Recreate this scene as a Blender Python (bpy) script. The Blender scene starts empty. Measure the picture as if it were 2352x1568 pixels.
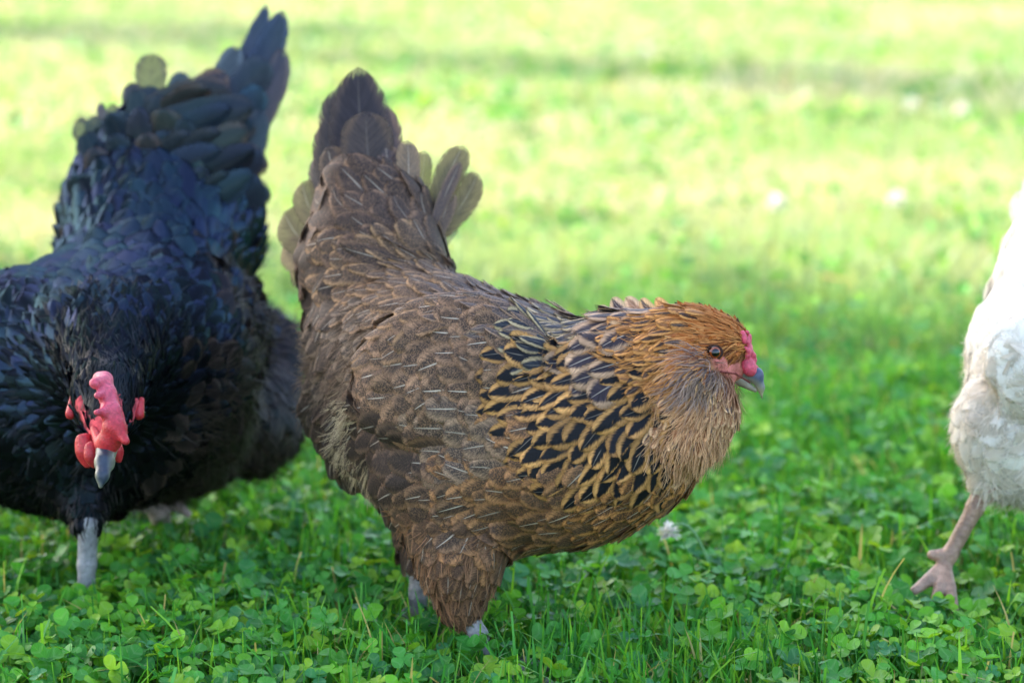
import bpy, math, random
import numpy as np
from mathutils import Vector

random.seed(7)
rng = np.random.default_rng(11)
SC = bpy.context.scene
COL = SC.collection

# ------------------------------------------------------------------ camera
PITCH = math.radians(11.0)
CAM = np.array([0.0, 0.0, 0.55])
FPX = 85.0 / 36.0 * 2352.0            # focal length in units of a 2352 px wide picture
cd = bpy.data.cameras.new("camera")
cam = bpy.data.objects.new("camera", cd)
COL.objects.link(cam)
cam.location = CAM
cam.rotation_euler = (math.pi / 2 - PITCH, 0, 0)
cd.lens = 85.0
cd.sensor_width = 36.0
cd.clip_start = 0.05
cd.clip_end = 500.0
cd.dof.use_dof = True
cd.dof.focus_distance = 1.705
cd.dof.aperture_fstop = 4.6
SC.camera = cam

# ------------------------------------------------------------------ sky, sun, exposure
SUN_EL = math.radians(40.0)
SUN_H = np.array([-0.85, 0.53]); SUN_H /= np.linalg.norm(SUN_H)     # horizontal direction towards the sun
SUN_DIR = np.array([SUN_H[0] * math.cos(SUN_EL), SUN_H[1] * math.cos(SUN_EL), math.sin(SUN_EL)])
w = bpy.data.worlds.new("World")
SC.world = w
w.use_nodes = True
nt = w.node_tree
for n in list(nt.nodes):
    nt.nodes.remove(n)
sky = nt.nodes.new('ShaderNodeTexSky')
sky.sky_type = 'NISHITA'
sky.sun_disc = False
sky.dust_density = 3.0
sky.ozone_density = 0.6
sky.sun_elevation = SUN_EL
sky.sun_rotation = math.atan2(SUN_H[0], SUN_H[1])
bg = nt.nodes.new('ShaderNodeBackground')
bg.inputs['Strength'].default_value = 0.15
wo = nt.nodes.new('ShaderNodeOutputWorld')
nt.links.new(sky.outputs[0], bg.inputs[0])
nt.links.new(bg.outputs[0], wo.inputs[0])
sl = bpy.data.lights.new("sun", 'SUN')
sl.energy = 2.5
sl.angle = math.radians(0.5)
sl.color = (1.0, 0.91, 0.76)
so = bpy.data.objects.new("sun", sl)
COL.objects.link(so)
so.rotation_euler = Vector(-SUN_DIR).to_track_quat('-Z', 'Y').to_euler()
so.location = (-4, 3, 6)
SC.view_settings.view_transform = 'Standard'
SC.view_settings.look = 'None'
SC.view_settings.gamma = 1.0
SC.view_settings.exposure = 2.5
SC.cycles.transparent_max_bounces = 16
SC.cycles.max_bounces = 6
SC.cycles.diffuse_bounces = 3
SC.cycles.transmission_bounces = 4
SC.cycles.use_denoising = True
SC.cycles.sample_clamp_indirect = 6.0

# ------------------------------------------------------------------ small helpers
AX_R = np.array([1.0, 0, 0])
AX_U = np.array([0, math.sin(PITCH), math.cos(PITCH)])
AX_F = np.array([0, math.cos(PITCH), -math.sin(PITCH)])


def P(u, v, d):
    """point at depth d (metres along the optical axis) seen at picture position u, v"""
    return CAM + d * ((u - 1176.0) / FPX * AX_R + (784.0 - v) / FPX * AX_U + AX_F)


def D(du, dv, dd=0.0):
    w_ = du * AX_R - dv * AX_U + dd * AX_F
    return w_ / np.linalg.norm(w_)


def on_ground(u, v, z=0.0):
    r = (u - 1176.0) / FPX * AX_R + (784.0 - v) / FPX * AX_U + AX_F
    k = (z - CAM[2]) / r[2]
    return CAM + k * r


def lin(r, g, b):
    c = np.array([r, g, b], float) / 255.0
    return np.where(c <= 0.04045, c / 12.92, ((c + 0.055) / 1.055) ** 2.4)


def nrm(a):
    return a / np.maximum(np.linalg.norm(a, axis=-1, keepdims=True), 1e-9)


def tag(o, label=None, cat=None, group=None, kind=None):
    if label: o['label'] = label
    if cat: o['category'] = cat
    if group: o['group'] = group
    if kind: o['kind'] = kind
    return o


def empty(name, loc, label=None, cat=None, group=None):
    o = bpy.data.objects.new(name, None)
    COL.objects.link(o)
    o.location = loc
    o.empty_display_size = 0.05
    return tag(o, label, cat, group)


def mesh_np(name, V, F, mat, parent=None, attrs=None, smooth=True):
    """link one mesh object; V world coordinates (made local to the parent), F (n,4) quads, repeats in column 3 mean triangles"""
    V = np.asarray(V, dtype=np.float64)
    F = np.asarray(F, dtype=np.int64)
    base = np.zeros(3)
    p = parent
    while p is not None:
        base = base + np.array(p.location)
        p = p.parent
    me = bpy.data.meshes.new(name)
    me.vertices.add(len(V))
    me.vertices.foreach_set('co', (V - base).astype(np.float32).ravel())
    if F.shape[1] == 4:
        tri = F[:, 2] == F[:, 3]
        tot = np.where(tri, 3, 4)
        flat = F.ravel()[~(np.stack([np.zeros(len(F), bool)] * 3 + [tri], 1)).ravel()]
    else:
        tot = np.full(len(F), 3)
        flat = F.ravel()
    me.loops.add(len(flat))
    me.loops.foreach_set('vertex_index', flat.astype(np.int32))
    me.polygons.add(len(F))
    st = np.concatenate([[0], np.cumsum(tot)[:-1]])
    me.polygons.foreach_set('loop_start', st.astype(np.int32))
    me.polygons.foreach_set('loop_total', tot.astype(np.int32))
    me.polygons.foreach_set('use_smooth', np.full(len(F), smooth))
    for k, a in (attrs or {}).items():
        if a.shape[1] == 3:
            at = me.attributes.new(k, 'FLOAT_VECTOR', 'POINT')
            at.data.foreach_set('vector', a.astype(np.float32).ravel())
        else:
            at = me.attributes.new(k, 'FLOAT_COLOR', 'POINT')
            at.data.foreach_set('color', a.astype(np.float32).ravel())
    me.update(calc_edges=True)
    me.validate()
    me.materials.append(mat)
    o = bpy.data.objects.new(name, me)
    COL.objects.link(o)
    if parent is not None:
        o.parent = parent
    return o


# ------------------------------------------------------------------ implicit shapes
class Sdf:
    def __init__(self):
        self.pr = []

    def cone(self, a, b, ra, rb, k=0.02):
        self.pr.append(('c', np.array(a), np.array(b), ra, rb, k))

    def ball(self, a, r, k=0.02):
        self.pr.append(('c', np.array(a), np.array(a) + 1e-5, r, r, k))

    def ell(self, c, M, r, k=0.02):
        """M rows: unit axes, r three radii"""
        self.pr.append(('e', np.array(c), np.array(M), np.array(r), None, k))

    def __call__(self, X):
        out = None
        for p in self.pr:
            if p[0] == 'c':
                a, b, ra, rb = p[1:5]
                ab = b - a
                L2 = ab @ ab
                t = np.clip(((X - a) @ ab) / L2, 0, 1)
                d = np.linalg.norm(X - a - t[:, None] * ab, axis=1) - (ra + (rb - ra) * t)
            else:
                q = (X - p[1]) @ p[2].T
                k0 = np.linalg.norm(q / p[3], axis=1)
                k1 = np.linalg.norm(q / (p[3] ** 2), axis=1)
                d = k0 * (k0 - 1.0) / np.maximum(k1, 1e-9)
            if out is None:
                out = d
            else:
                k = p[5]
                h = np.maximum(k - np.abs(out - d), 0) / k
                out = np.minimum(out, d) - h * h * k * 0.25
        return out

    def grad(self, X, e=6e-4):
        g = np.zeros_like(X)
        for s in ((1, -1, -1), (-1, -1, 1), (-1, 1, -1), (1, 1, 1)):
            s = np.array(s, float)
            g += s * self(X + s * e)[:, None]
        return nrm(g)

    def project(self, X, off=0.0, it=2):
        for _ in range(it):
            X = X - self.grad(X) * (self(X) - off)[:, None]
        return X

    def bounds(self):
        lo = np.full(3, 1e9); hi = -lo
        for p in self.pr:
            if p[0] == 'c':
                r = max(p[3], p[4])
                for q in (p[1], p[2]):
                    lo = np.minimum(lo, q - r); hi = np.maximum(hi, q + r)
            else:
                r = p[3].max()
                lo = np.minimum(lo, p[1] - r); hi = np.maximum(hi, p[1] + r)
        return lo - 0.012, hi + 0.012

    def mesh(self, h):
        lo, hi = self.bounds()
        n = np.ceil((hi - lo) / h).astype(int) + 1
        ax = [lo[i] + h * np.arange(n[i]) for i in range(3)]
        G = np.stack(np.meshgrid(*ax, indexing='ij'), -1).reshape(-1, 3)
        val = np.concatenate([self(G[i:i + 200000]) for i in range(0, len(G), 200000)]).reshape(n)
        s = val < 0
        c = n - 1
        acc = np.zeros(tuple(c) + (3,)); cnt = np.zeros(tuple(c))
        corners = [(i, j, k) for i in (0, 1) for j in (0, 1) for k in (0, 1)]
        sl_ = lambda o, A: A[o[0]:o[0] + c[0], o[1]:o[1] + c[1], o[2]:o[2] + c[2]]
        for ca in corners:
            for axn in range(3):
                if ca[axn]: continue
                cb = list(ca); cb[axn] = 1
                va, vb = sl_(ca, val), sl_(cb, val)
                m = (va < 0) != (vb < 0)
                with np.errstate(divide='ignore', invalid='ignore'):
                    t = np.where(m, va / (va - vb), 0)
                pt = np.zeros(tuple(c) + (3,)) + np.array(ca, float)
                pt[..., axn] += t
                acc += pt * m[..., None]; cnt += m
        act = cnt > 0
        idx = -np.ones(tuple(c), int)
        idx[act] = np.arange(act.sum())
        ijk = np.argwhere(act)
        V = lo + h * (ijk + acc[act] / cnt[act][:, None])
        F = []
        for axn in range(3):
            o1, o2 = [a for a in range(3) if a != axn]
            A = np.moveaxis(s, axn, 0)
            m = A[:-1] != A[1:]
            I = np.argwhere(m)
            e = np.zeros((len(I), 3), int)
            e[:, axn] = I[:, 0]
            e[:, o1] = I[:, 1]; e[:, o2] = I[:, 2]
            ok = (e[:, o1] > 0) & (e[:, o2] > 0) & (e[:, o1] < c[o1]) & (e[:, o2] < c[o2])
            e = e[ok]
            q = []
            for d1, d2 in ((-1, -1), (0, -1), (0, 0), (-1, 0)):
                f = e.copy(); f[:, o1] += d1; f[:, o2] += d2
                q.append(idx[f[:, 0], f[:, 1], f[:, 2]])
            q = np.stack(q, 1)
            ins = s[e[:, 0], e[:, 1], e[:, 2]]
            flip = ins if axn != 1 else ~ins
            q[~flip] = q[~flip][:, ::-1]
            F.append(q)
        F = np.concatenate(F)
        V = self.project(V, 0.0, 1)
        return V, F


# ------------------------------------------------------------------ materials
def new_mat(name):
    m = bpy.data.materials.new(name)
    m.use_nodes = True
    m.node_tree.nodes.clear()
    return m, m.node_tree


class N:
    """tiny node writer"""
    def __init__(self, nt): self.nt = nt

    def add(self, t, **kw):
        n = self.nt.nodes.new(t)
        for k, v in kw.items(): setattr(n, k, v)
        return n

    def link(self, a, b): self.nt.links.new(a, b)

    def math(self, op, a, b=None, c=None, clamp=False):
        n = self.add('ShaderNodeMath', operation=op, use_clamp=clamp)
        for i, x in enumerate((a, b, c)):
            if x is None: continue
            if isinstance(x, (int, float)): n.inputs[i].default_value = x
            else: self.link(x, n.inputs[i])
        return n.outputs[0]

    def step(self, x, a, b, lo=0.0, hi=1.0):
        n = self.add('ShaderNodeMapRange', interpolation_type='SMOOTHSTEP')
        self.link(x, n.inputs[0])
        for i, v in ((1, a), (2, b), (3, lo), (4, hi)):
            if isinstance(v, (int, float)): n.inputs[i].default_value = v
            else: self.link(v, n.inputs[i])
        return n.outputs[0]

    def mix(self, f, a, b, blend='MIX'):
        n = self.add('ShaderNodeMix', data_type='RGBA', blend_type=blend)
        for s, x in ((n.inputs['Factor'], f), (n.inputs[6], a), (n.inputs[7], b)):
            if isinstance(x, (int, float)): s.default_value = x
            elif isinstance(x, tuple): s.default_value = x
            else: self.link(x, s)
        return n.outputs[2]

    def attr(self, name): return self.add('ShaderNodeAttribute', attribute_name=name)

    def sep(self, vec):
        n = self.add('ShaderNodeSeparateXYZ'); self.link(vec, n.inputs[0]); return n.outputs

    def comb(self, x, y, z):
        n = self.add('ShaderNodeCombineXYZ')
        for i, v in enumerate((x, y, z)):
            if isinstance(v, (int, float)): n.inputs[i].default_value = v
            else: self.link(v, n.inputs[i])
        return n.outputs[0]

    def noise(self, vec, scale, detail=2.0, rough=0.5):
        n = self.add('ShaderNodeTexNoise')
        n.inputs['Scale'].default_value = scale
        n.inputs['Detail'].default_value = detail
        n.inputs['Roughness'].default_value = rough
        if vec is not None: self.link(vec, n.inputs['Vector'])
        return n.outputs[0]


def feather_mat(name, rough, spec, transl=0.12, shaftcol=(0.56, 0.46, 0.35, 1), tint=None, sheen=0.03, gloss=None, soft=0.66, bump=0.3, streak=(0.76, 1.2)):
    m, nt = new_mat(name)
    n = N(nt)
    fuv = n.sep(n.attr('fuv').outputs['Vector'])
    A = n.attr('fa'); B = n.attr('fb'); C = n.attr('fc')
    Cs = n.sep(C.outputs['Vector'])
    x, t, rnd = fuv[0], fuv[1], fuv[2]
    ax = n.math('ABSOLUTE', x)
    s = n.math('SUBTRACT', t, n.math('MULTIPLY', ax, 0.28))
    barb = n.noise(n.comb(n.math('MULTIPLY', s, 30.0), n.math('MULTIPLY', x, 1.6), n.math('MULTIPLY', rnd, 37.0)), 1.0, 2.0, 0.6)
    blot = n.noise(n.comb(n.math('MULTIPLY', x, 1.3), n.math('MULTIPLY', t, 3.5), n.math('MULTIPLY', rnd, 91.0)), 1.6, 2.0)
    spk = n.noise(n.add('ShaderNodeTexCoord').outputs['Object'], 1000.0, 2.0, 0.6)
    # inner field -> edge
    e = n.math('ADD', ax, n.math('MULTIPLY', n.math('POWER', t, 4.0), Cs[1]))
    e = n.math('ADD', e, n.math('MULTIPLY', n.math('SUBTRACT', barb, 0.5), 0.34))
    e = n.math('ADD', e, n.math('MULTIPLY', n.math('SUBTRACT', blot, 0.5), 0.25))
    th = n.math('SUBTRACT', 1.0, B.outputs['Alpha'])
    f = n.step(e, n.math('SUBTRACT', th, 0.2), n.math('ADD', th, 0.16))
    col = n.mix(f, A.outputs['Color'], B.outputs['Color'])
    # peppering: swaps towards the other colour
    pm = n.math('MULTIPLY', n.step(spk, 0.46, 0.58), Cs[0])
    col = n.mix(pm, col, n.mix(f, B.outputs['Color'], A.outputs['Color']))
    # barb streaks
    k = n.step(barb, 0.3, 0.7, streak[0], streak[1])
    col = n.mix(1.0, col, n.comb(k, k, k), 'MULTIPLY')
    # shaft
    wd = n.math('MULTIPLY', n.math('SUBTRACT', 1.2, t), 0.085)
    sh = n.math('SUBTRACT', 1.0, n.step(ax, n.math('MULTIPLY', wd, 0.55), wd))
    sh = n.math('MULTIPLY', sh, n.step(t, 0.42, 0.6))
    sh = n.math('MULTIPLY', sh, n.math('SUBTRACT', 1.0, n.step(t, 0.9, 0.98)))
    sh = n.math('MULTIPLY', sh, A.outputs['Alpha'])
    col = n.mix(sh, col, shaftcol)
    bs = n.add('ShaderNodeBsdfPrincipled')
    n.link(col, bs.inputs['Base Color'])
    bs.inputs['Roughness'].default_value = rough
    bs.inputs['Specular IOR Level'].default_value = spec
    if tint: bs.inputs['Specular Tint'].default_value = tint
    bs.inputs['Sheen Weight'].default_value = sheen
    bs.inputs['Sheen Roughness'].default_value = 0.5
    bmp = n.add('ShaderNodeBump')
    bmp.inputs['Strength'].default_value = bump
    bmp.inputs['Distance'].default_value = 0.0006
    n.link(barb, bmp.inputs['Height'])
    n.link(bmp.outputs[0], bs.inputs['Normal'])
    surf = bs.outputs[0]
    if gloss:
        df = n.add('ShaderNodeBsdfDiffuse'); n.link(col, df.inputs[0]); n.link(bmp.outputs[0], df.inputs['Normal'])
        gl = n.add('ShaderNodeBsdfAnisotropic'); gl.inputs['Roughness'].default_value = rough; n.link(bmp.outputs[0], gl.inputs['Normal'])
        hue = n.noise(n.comb(n.math('MULTIPLY', rnd, 63.0), n.math('MULTIPLY', t, .8), 0.0), 1.0, 1.0)
        n.link(n.mix(n.step(hue, .35, .65), gloss, (gloss[0] * 1.05, gloss[1] * 1.5, gloss[2] * .95, 1)), gl.inputs['Color'])
        ad = n.add('ShaderNodeAddShader'); n.link(df.outputs[0], ad.inputs[0]); n.link(gl.outputs[0], ad.inputs[1])
        surf = ad.outputs[0]
    tr = n.add('ShaderNodeBsdfTranslucent')
    n.link(col, tr.inputs[0])
    mx = n.add('ShaderNodeMixShader'); mx.inputs[0].default_value = transl
    n.link(surf, mx.inputs[1]); n.link(tr.outputs[0], mx.inputs[2])
    # frayed outline and thin see-through webs
    fr = n.math('ADD', n.math('MAXIMUM', ax, n.step(t, 0.78, 1.0)), n.math('MULTIPLY', n.math('SUBTRACT', barb, 0.5), 0.9))
    op = n.math('SUBTRACT', 1.0, n.step(fr, soft, 1.04))
    op = n.math('SUBTRACT', 1.0, n.math('MULTIPLY', n.math('SUBTRACT', 1.0, op), Cs[2]))
    op = n.math('MULTIPLY', op, C.outputs['Alpha'])
    tp = n.add('ShaderNodeBsdfTransparent')
    m2 = n.add('ShaderNodeMixShader')
    n.link(op, m2.inputs[0]); n.link(tp.outputs[0], m2.inputs[1]); n.link(mx.outputs[0], m2.inputs[2])
    out = n.add('ShaderNodeOutputMaterial')
    n.link(m2.outputs[0], out.inputs[0])
    return m


def strand_mat(name, rough=0.65, spec=0.1, transl=0.22):
    m, nt = new_mat(name)
    n = N(nt)
    A = n.attr('fa')
    bs = n.add('ShaderNodeBsdfPrincipled')
    n.link(A.outputs['Color'], bs.inputs['Base Color'])
    bs.inputs['Roughness'].default_value = rough
    bs.inputs['Specular IOR Level'].default_value = spec
    tr = n.add('ShaderNodeBsdfTranslucent'); n.link(A.outputs['Color'], tr.inputs[0])
    mx = n.add('ShaderNodeMixShader'); mx.inputs[0].default_value = transl
    n.link(bs.outputs[0], mx.inputs[1]); n.link(tr.outputs[0], mx.inputs[2])
    out = n.add('ShaderNodeOutputMaterial'); n.link(mx.outputs[0], out.inputs[0])
    return m


def skin_mat(name, rough=0.6, spec=0.3, bump=0.4, bscale=420.0, mottle=0.35, sss=0.0):
    """colour from the vertex attribute fa, mottled, with a pebbly bump"""
    m, nt = new_mat(name)
    n = N(nt)
    A = n.attr('fa')
    tc = n.add('ShaderNodeTexCoord')
    no = n.noise(tc.outputs['Object'], bscale * 0.5, 3.0, 0.6)
    k = n.step(no, 0.25, 0.75, 1.0 - mottle, 1.0 + mottle)
    col = n.mix(1.0, A.outputs['Color'], n.comb(k, k, k), 'MULTIPLY')
    bs = n.add('ShaderNodeBsdfPrincipled')
    n.link(col, bs.inputs['Base Color'])
    bs.inputs['Roughness'].default_value = rough
    bs.inputs['Specular IOR Level'].default_value = spec
    bs.inputs['Subsurface Weight'].default_value = sss
    bs.inputs['Subsurface Radius'].default_value = (0.006, 0.002, 0.001)
    bs.inputs['Subsurface Scale'].default_value = 0.6
    vo = n.add('ShaderNodeTexVoronoi'); vo.inputs['Scale'].default_value = bscale
    n.link(tc.outputs['Object'], vo.inputs['Vector'])
    bmp = n.add('ShaderNodeBump'); bmp.inputs['Strength'].default_value = bump; bmp.inputs['Distance'].default_value = 0.001
    n.link(vo.outputs[0], bmp.inputs['Height'])
    n.link(bmp.outputs[0], bs.inputs['Normal'])
    out = n.add('ShaderNodeOutputMaterial'); n.link(bs.outputs[0], out.inputs[0])
    return m


def leaf_mat(name, transl, rough, spec, tcol, vein=0.0):
    m, nt = new_mat(name)
    n = N(nt)
    A = n.attr('fa')
    col = A.outputs['Color']
    if vein:
        uv = n.sep(n.attr('fuv').outputs['Vector'])
        axx = n.math('ABSOLUTE', uv[0])
        ch = n.math('ADD', uv[1], n.math('MULTIPLY', axx, -0.22))
        band = n.math('MULTIPLY', n.step(ch, 0.36, 0.46), n.math('SUBTRACT', 1.0, n.step(ch, 0.46, 0.62)))
        col = n.mix(n.math('MULTIPLY', band, vein), col, (0.30, 0.48, 0.24, 1))
        rib = n.math('SUBTRACT', 1.0, n.step(axx, 0.015, 0.06))
        col = n.mix(n.math('MULTIPLY', rib, vein), col, (0.22, 0.42, 0.14, 1))
        st = n.noise(n.comb(n.math('MULTIPLY', n.math('SUBTRACT', uv[1], n.math('MULTIPLY', axx, 0.5)), 22.0), uv[2], 0.0), 1.0, 1.0)
        k = n.step(st, 0.3, 0.7, 0.86, 1.12)
        col = n.mix(1.0, col, n.comb(k, k, k), 'MULTIPLY')
    bs = n.add('ShaderNodeBsdfPrincipled')
    n.link(col, bs.inputs['Base Color'])
    bs.inputs['Roughness'].default_value = rough
    bs.inputs['Specular IOR Level'].default_value = spec
    tr = n.add('ShaderNodeBsdfTranslucent')
    n.link(n.mix(1.0, col, tcol, 'MULTIPLY'), tr.inputs[0])
    mx = n.add('ShaderNodeMixShader'); mx.inputs[0].default_value = transl
    n.link(bs.outputs[0], mx.inputs[1]); n.link(tr.outputs[0], mx.inputs[2])
    out = n.add('ShaderNodeOutputMaterial'); n.link(mx.outputs[0], out.inputs[0])
    return m


# ------------------------------------------------------------------ the setting: soil sheet, lawn, clover
SOIL = -0.025


def rgba(c, a=1.0):
    c = np.atleast_2d(c)
    return np.concatenate([c, np.full((len(c), 1), a)], 1)


def vnoise(xy, scale, seed=0):
    """cheap smooth value noise 0..1"""
    q = np.asarray(xy) * scale + seed * 17.3
    i = np.floor(q).astype(int); f = q - i
    f = f * f * (3 - 2 * f)
    h = lambda a, b: (np.abs(np.sin(a * 127.1 + b * 311.7 + seed * 7.7) * 43758.5453) % 1.0)
    v00, v10 = h(i[:, 0], i[:, 1]), h(i[:, 0] + 1, i[:, 1])
    v01, v11 = h(i[:, 0], i[:, 1] + 1), h(i[:, 0] + 1, i[:, 1] + 1)
    return (v00 * (1 - f[:, 0]) + v10 * f[:, 0]) * (1 - f[:, 1]) + (v01 * (1 - f[:, 0]) + v11 * f[:, 0]) * f[:, 1]


def soil_material():
    m, nt = new_mat("lawn_soil")
    n = N(nt)
    tc = n.add('ShaderNodeTexCoord')
    a = n.noise(tc.outputs['Object'], 38.0, 5.0, 0.7)
    b = n.noise(tc.outputs['Object'], 2.2, 3.0, 0.6)
    col = n.mix(n.step(a, 0.35, 0.65), (0.030, 0.055, 0.014, 1), (0.075, 0.16, 0.03, 1))
    col = n.mix(n.math('MULTIPLY', n.step(b, 0.45, 0.7), 0.5), col, (0.11, 0.17, 0.035, 1))
    bs = n.add('ShaderNodeBsdfPrincipled'); n.link(col, bs.inputs['Base Color'])
    bs.inputs['Roughness'].default_value = 0.95
    bs.inputs['Specular IOR Level'].default_value = 0.1
    bp = n.add('ShaderNodeBump'); bp.inputs['Distance'].default_value = 0.01
    n.link(a, bp.inputs['Height']); n.link(bp.outputs[0], bs.inputs['Normal'])
    out = n.add('ShaderNodeOutputMaterial'); n.link(bs.outputs[0], out.inputs[0])
    return m


g = np.linspace(-1, 1, 41)
gx, gy = np.meshgrid(np.sign(g) * np.abs(g) ** 2.5 * 160, np.sign(g) * np.abs(g) ** 2.5 * 160, indexing='ij')
V = np.stack([gx.ravel(), gy.ravel() + 4, np.full(gx.size, SOIL)], 1)
I = np.arange(41 * 41).reshape(41, 41)
F = np.stack([I[:-1, :-1].ravel(), I[1:, :-1].ravel(), I[1:, 1:].ravel(), I[:-1, 1:].ravel()], 1)
tag(mesh_np("ground", V, F, soil_material()), kind='structure')

GREENS = np.array([lin(68, 142, 42), lin(92, 160, 42), lin(56, 126, 46), lin(112, 168, 44), lin(76, 146, 60)])


def scatter(n, y0, y1, hw0, hw1):
    """random ground points in a trapezoid"""
    y = y0 + (y1 - y0) * rng.random(n * 2)
    hw = hw0 + (hw1 - hw0) * (y - y0) / (y1 - y0)
    keep = rng.random(n * 2) < hw / max(hw0, hw1)
    y, hw = y[keep][:n], hw[keep][:n]
    return np.stack([(rng.random(len(y)) * 2 - 1) * hw, y], 1)


def blades(xy, h, wd, rows, lean=0.5, col=None):
    n = len(xy)
    ang = rng.random(n) * 2 * math.pi
    dirv = np.stack([np.cos(ang), np.sin(ang), np.zeros(n)], 1)
    fa_ = rng.random(n) * 2 * math.pi
    side = np.stack([np.cos(fa_), np.sin(fa_), np.zeros(n)], 1)
    ln = lean * np.abs(rng.normal(0, 1, n))
    t = np.linspace(0, 1, rows)
    cut = (rng.random(n) < 0.35)                        # mown blades end square
    Vs = []
    for k, tt in enumerate(t):
        c = np.concatenate([xy, np.full((n, 1), SOIL)], 1)
        c = c + dirv * (h * ln * tt ** 1.8)[:, None]
        c[:, 2] += h * tt * (1 - 0.28 * np.minimum(ln, 1.5) * tt)
        wk = wd * (1 - tt ** 2.2) + wd * 0.06
        wk = np.where(cut, np.maximum(wk, wd * 0.6), wk)
        Vs += [c - side * wk[:, None], c + side * wk[:, None]]
    V = np.stack(Vs, 1).reshape(-1, 3)
    base = np.arange(n)[:, None] * rows * 2
    F = []
    for k in range(rows - 1):
        F.append(base + np.array([[2 * k, 2 * k + 1, 2 * k + 3, 2 * k + 2]]))
    F = np.concatenate(F)
    if col is None:
        col = GREENS[rng.integers(0, len(GREENS), n)]
        pn = vnoise(xy, 6.0, 3)[:, None]
        col = col * (0.75 + 0.5 * pn) * (0.8 + 0.4 * rng.random((n, 1)))
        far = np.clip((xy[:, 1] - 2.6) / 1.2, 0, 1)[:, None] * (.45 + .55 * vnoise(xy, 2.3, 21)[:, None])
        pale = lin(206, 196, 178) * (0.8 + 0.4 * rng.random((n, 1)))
        col = col * (1 - .8 * far) + pale * .8 * far  # distant blades: bleached look of full sun put into their colour
        dry = rng.random(n) < 0.05
        col[dry] = lin(170, 160, 100) * (0.7 + 0.5 * rng.random((dry.sum(), 1)))
    fa = np.repeat(rgba(col), rows * 2, axis=0)
    return V, F, fa


CL_T = np.array([0, .2, .44, .68, .87, 1.0])
CL_W = np.array([.10, .56, .92, 1.0, .78, .24])


def clover(xy, hh, size, detail=True):
    """three-leaved clover on thin stalks"""
    n = len(xy)
    lean = rng.normal(0, 0.28, (n, 2))
    top = np.concatenate([xy + lean * hh[:, None], (SOIL + hh)[:, None]], 1)
    up = nrm(np.concatenate([rng.normal(0, 0.38, (n, 2)), np.ones((n, 1))], 1))
    # most heads tip a little towards the open side
    up = nrm(up + np.array([0.05, -0.18, 0]))
    a0 = rng.random(n) * 2 * math.pi
    e1 = nrm(np.cross(up, np.stack([np.cos(a0), np.sin(a0), np.zeros(n) + .01], 1)))
    e2 = np.cross(up, e1)
    col = GREENS[rng.integers(0, len(GREENS), n)] * (0.78 + 0.45 * rng.random((n, 1)))
    yl = rng.random(n) < 0.12
    col[yl] = lin(124, 168, 46) * (0.8 + 0.4 * rng.random((yl.sum(), 1)))
    bl = rng.random(n) < 0.1
    col[bl] = lin(62, 128, 72) * (0.8 + 0.4 * rng.random((bl.sum(), 1)))
    VV, FF, FA, FU = [], [], [], []
    off = 0
    T = CL_T if detail else CL_T[[0, 2, 3, 5]]
    W = CL_W if detail else np.array([.1, .9, 1.0, .3])
    R = len(T)
    for k in range(3):
        an = k * 2.094 + rng.normal(0, .12, n)
        dv = e1 * np.cos(an)[:, None] + e2 * np.sin(an)[:, None]
        rise = rng.normal(0.12, 0.28, n)
        dv = nrm(dv + up * rise[:, None])
        sd = nrm(np.cross(up, dv))
        nn = np.cross(dv, sd)
        sz = size * (0.85 + 0.3 * rng.random(n))
        fold = rng.uniform(0.05, 0.45, n)
        cup = rng.normal(0.0, 0.12, n)
        rows = []
        for tt, ww in zip(T, W):
            c = top + dv * (sz * tt)[:, None] + nn * (sz * cup * tt * tt)[:, None]
            hw = sz * 0.52 * ww
            ed = nn * (hw * fold)[:, None]
            notch = dv * (sz * 0.015 if tt == 1.0 else 0.0 * sz)[:, None]
            rows += [c - sd * hw[:, None] + ed, c - (notch if tt == 1.0 else 0), c + sd * hw[:, None] + ed]
        Vk = np.stack(rows, 1).reshape(-1, 3)
        base = np.arange(n)[:, None] * R * 3 + off
        for r in range(R - 1):
            for c in (0, 1):
                FF.append(base + np.array([[3 * r + c, 3 * r + c + 1, 3 * r + c + 4, 3 * r + c + 3]]))
        off += len(Vk)
        VV.append(Vk)
        FA.append(np.repeat(rgba(col * (0.92 + 0.16 * rng.random((n, 1)))), R * 3, axis=0))
        uv = np.array([[x, t] for t in T for x in (-1, 0, 1)])
        FU.append(np.concatenate([np.tile(uv, (n, 1)), np.repeat(rng.random(n) * 50, R * 3)[:, None]], 1))
    # stalks
    st = np.concatenate([xy, np.full((n, 1), SOIL)], 1)
    vw = nrm(np.stack([np.cos(a0), np.sin(a0), np.zeros(n)], 1)) * 0.0006
    mid = (st + top) / 2; mid[:, :2] -= lean * hh[:, None] * 0.2
    Vk = np.stack([st - vw, st + vw, mid - vw, mid + vw, top - vw, top + vw], 1).reshape(-1, 3)
    base = np.arange(n)[:, None] * 6 + off
    FF += [base + np.array([[0, 1, 3, 2]]), base + np.array([[2, 3, 5, 4]])]
    VV.append(Vk)
    FA.append(np.repeat(rgba(col * 1.15), 6, axis=0))
    FU.append(np.tile([[0.5, 0.1, 0.0]], (len(Vk), 1)))
    return np.concatenate(VV), np.concatenate(FF), np.concatenate(FA), np.concatenate(FU)


def join(parts):
    off = 0; out = [[] for _ in parts[0]]
    for p in parts:
        out[0].append(p[0]); out[1].append(p[1] + off); off += len(p[0])
        for i in range(2, len(p)): out[i].append(p[i])
    return [np.concatenate(o) for o in out]


FEET = [on_ground(u, v, SOIL)[:2] for u, v in ((2150, 1372), (196, 1385), (372, 1215), (1112, 1530), (958, 1425))]


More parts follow.
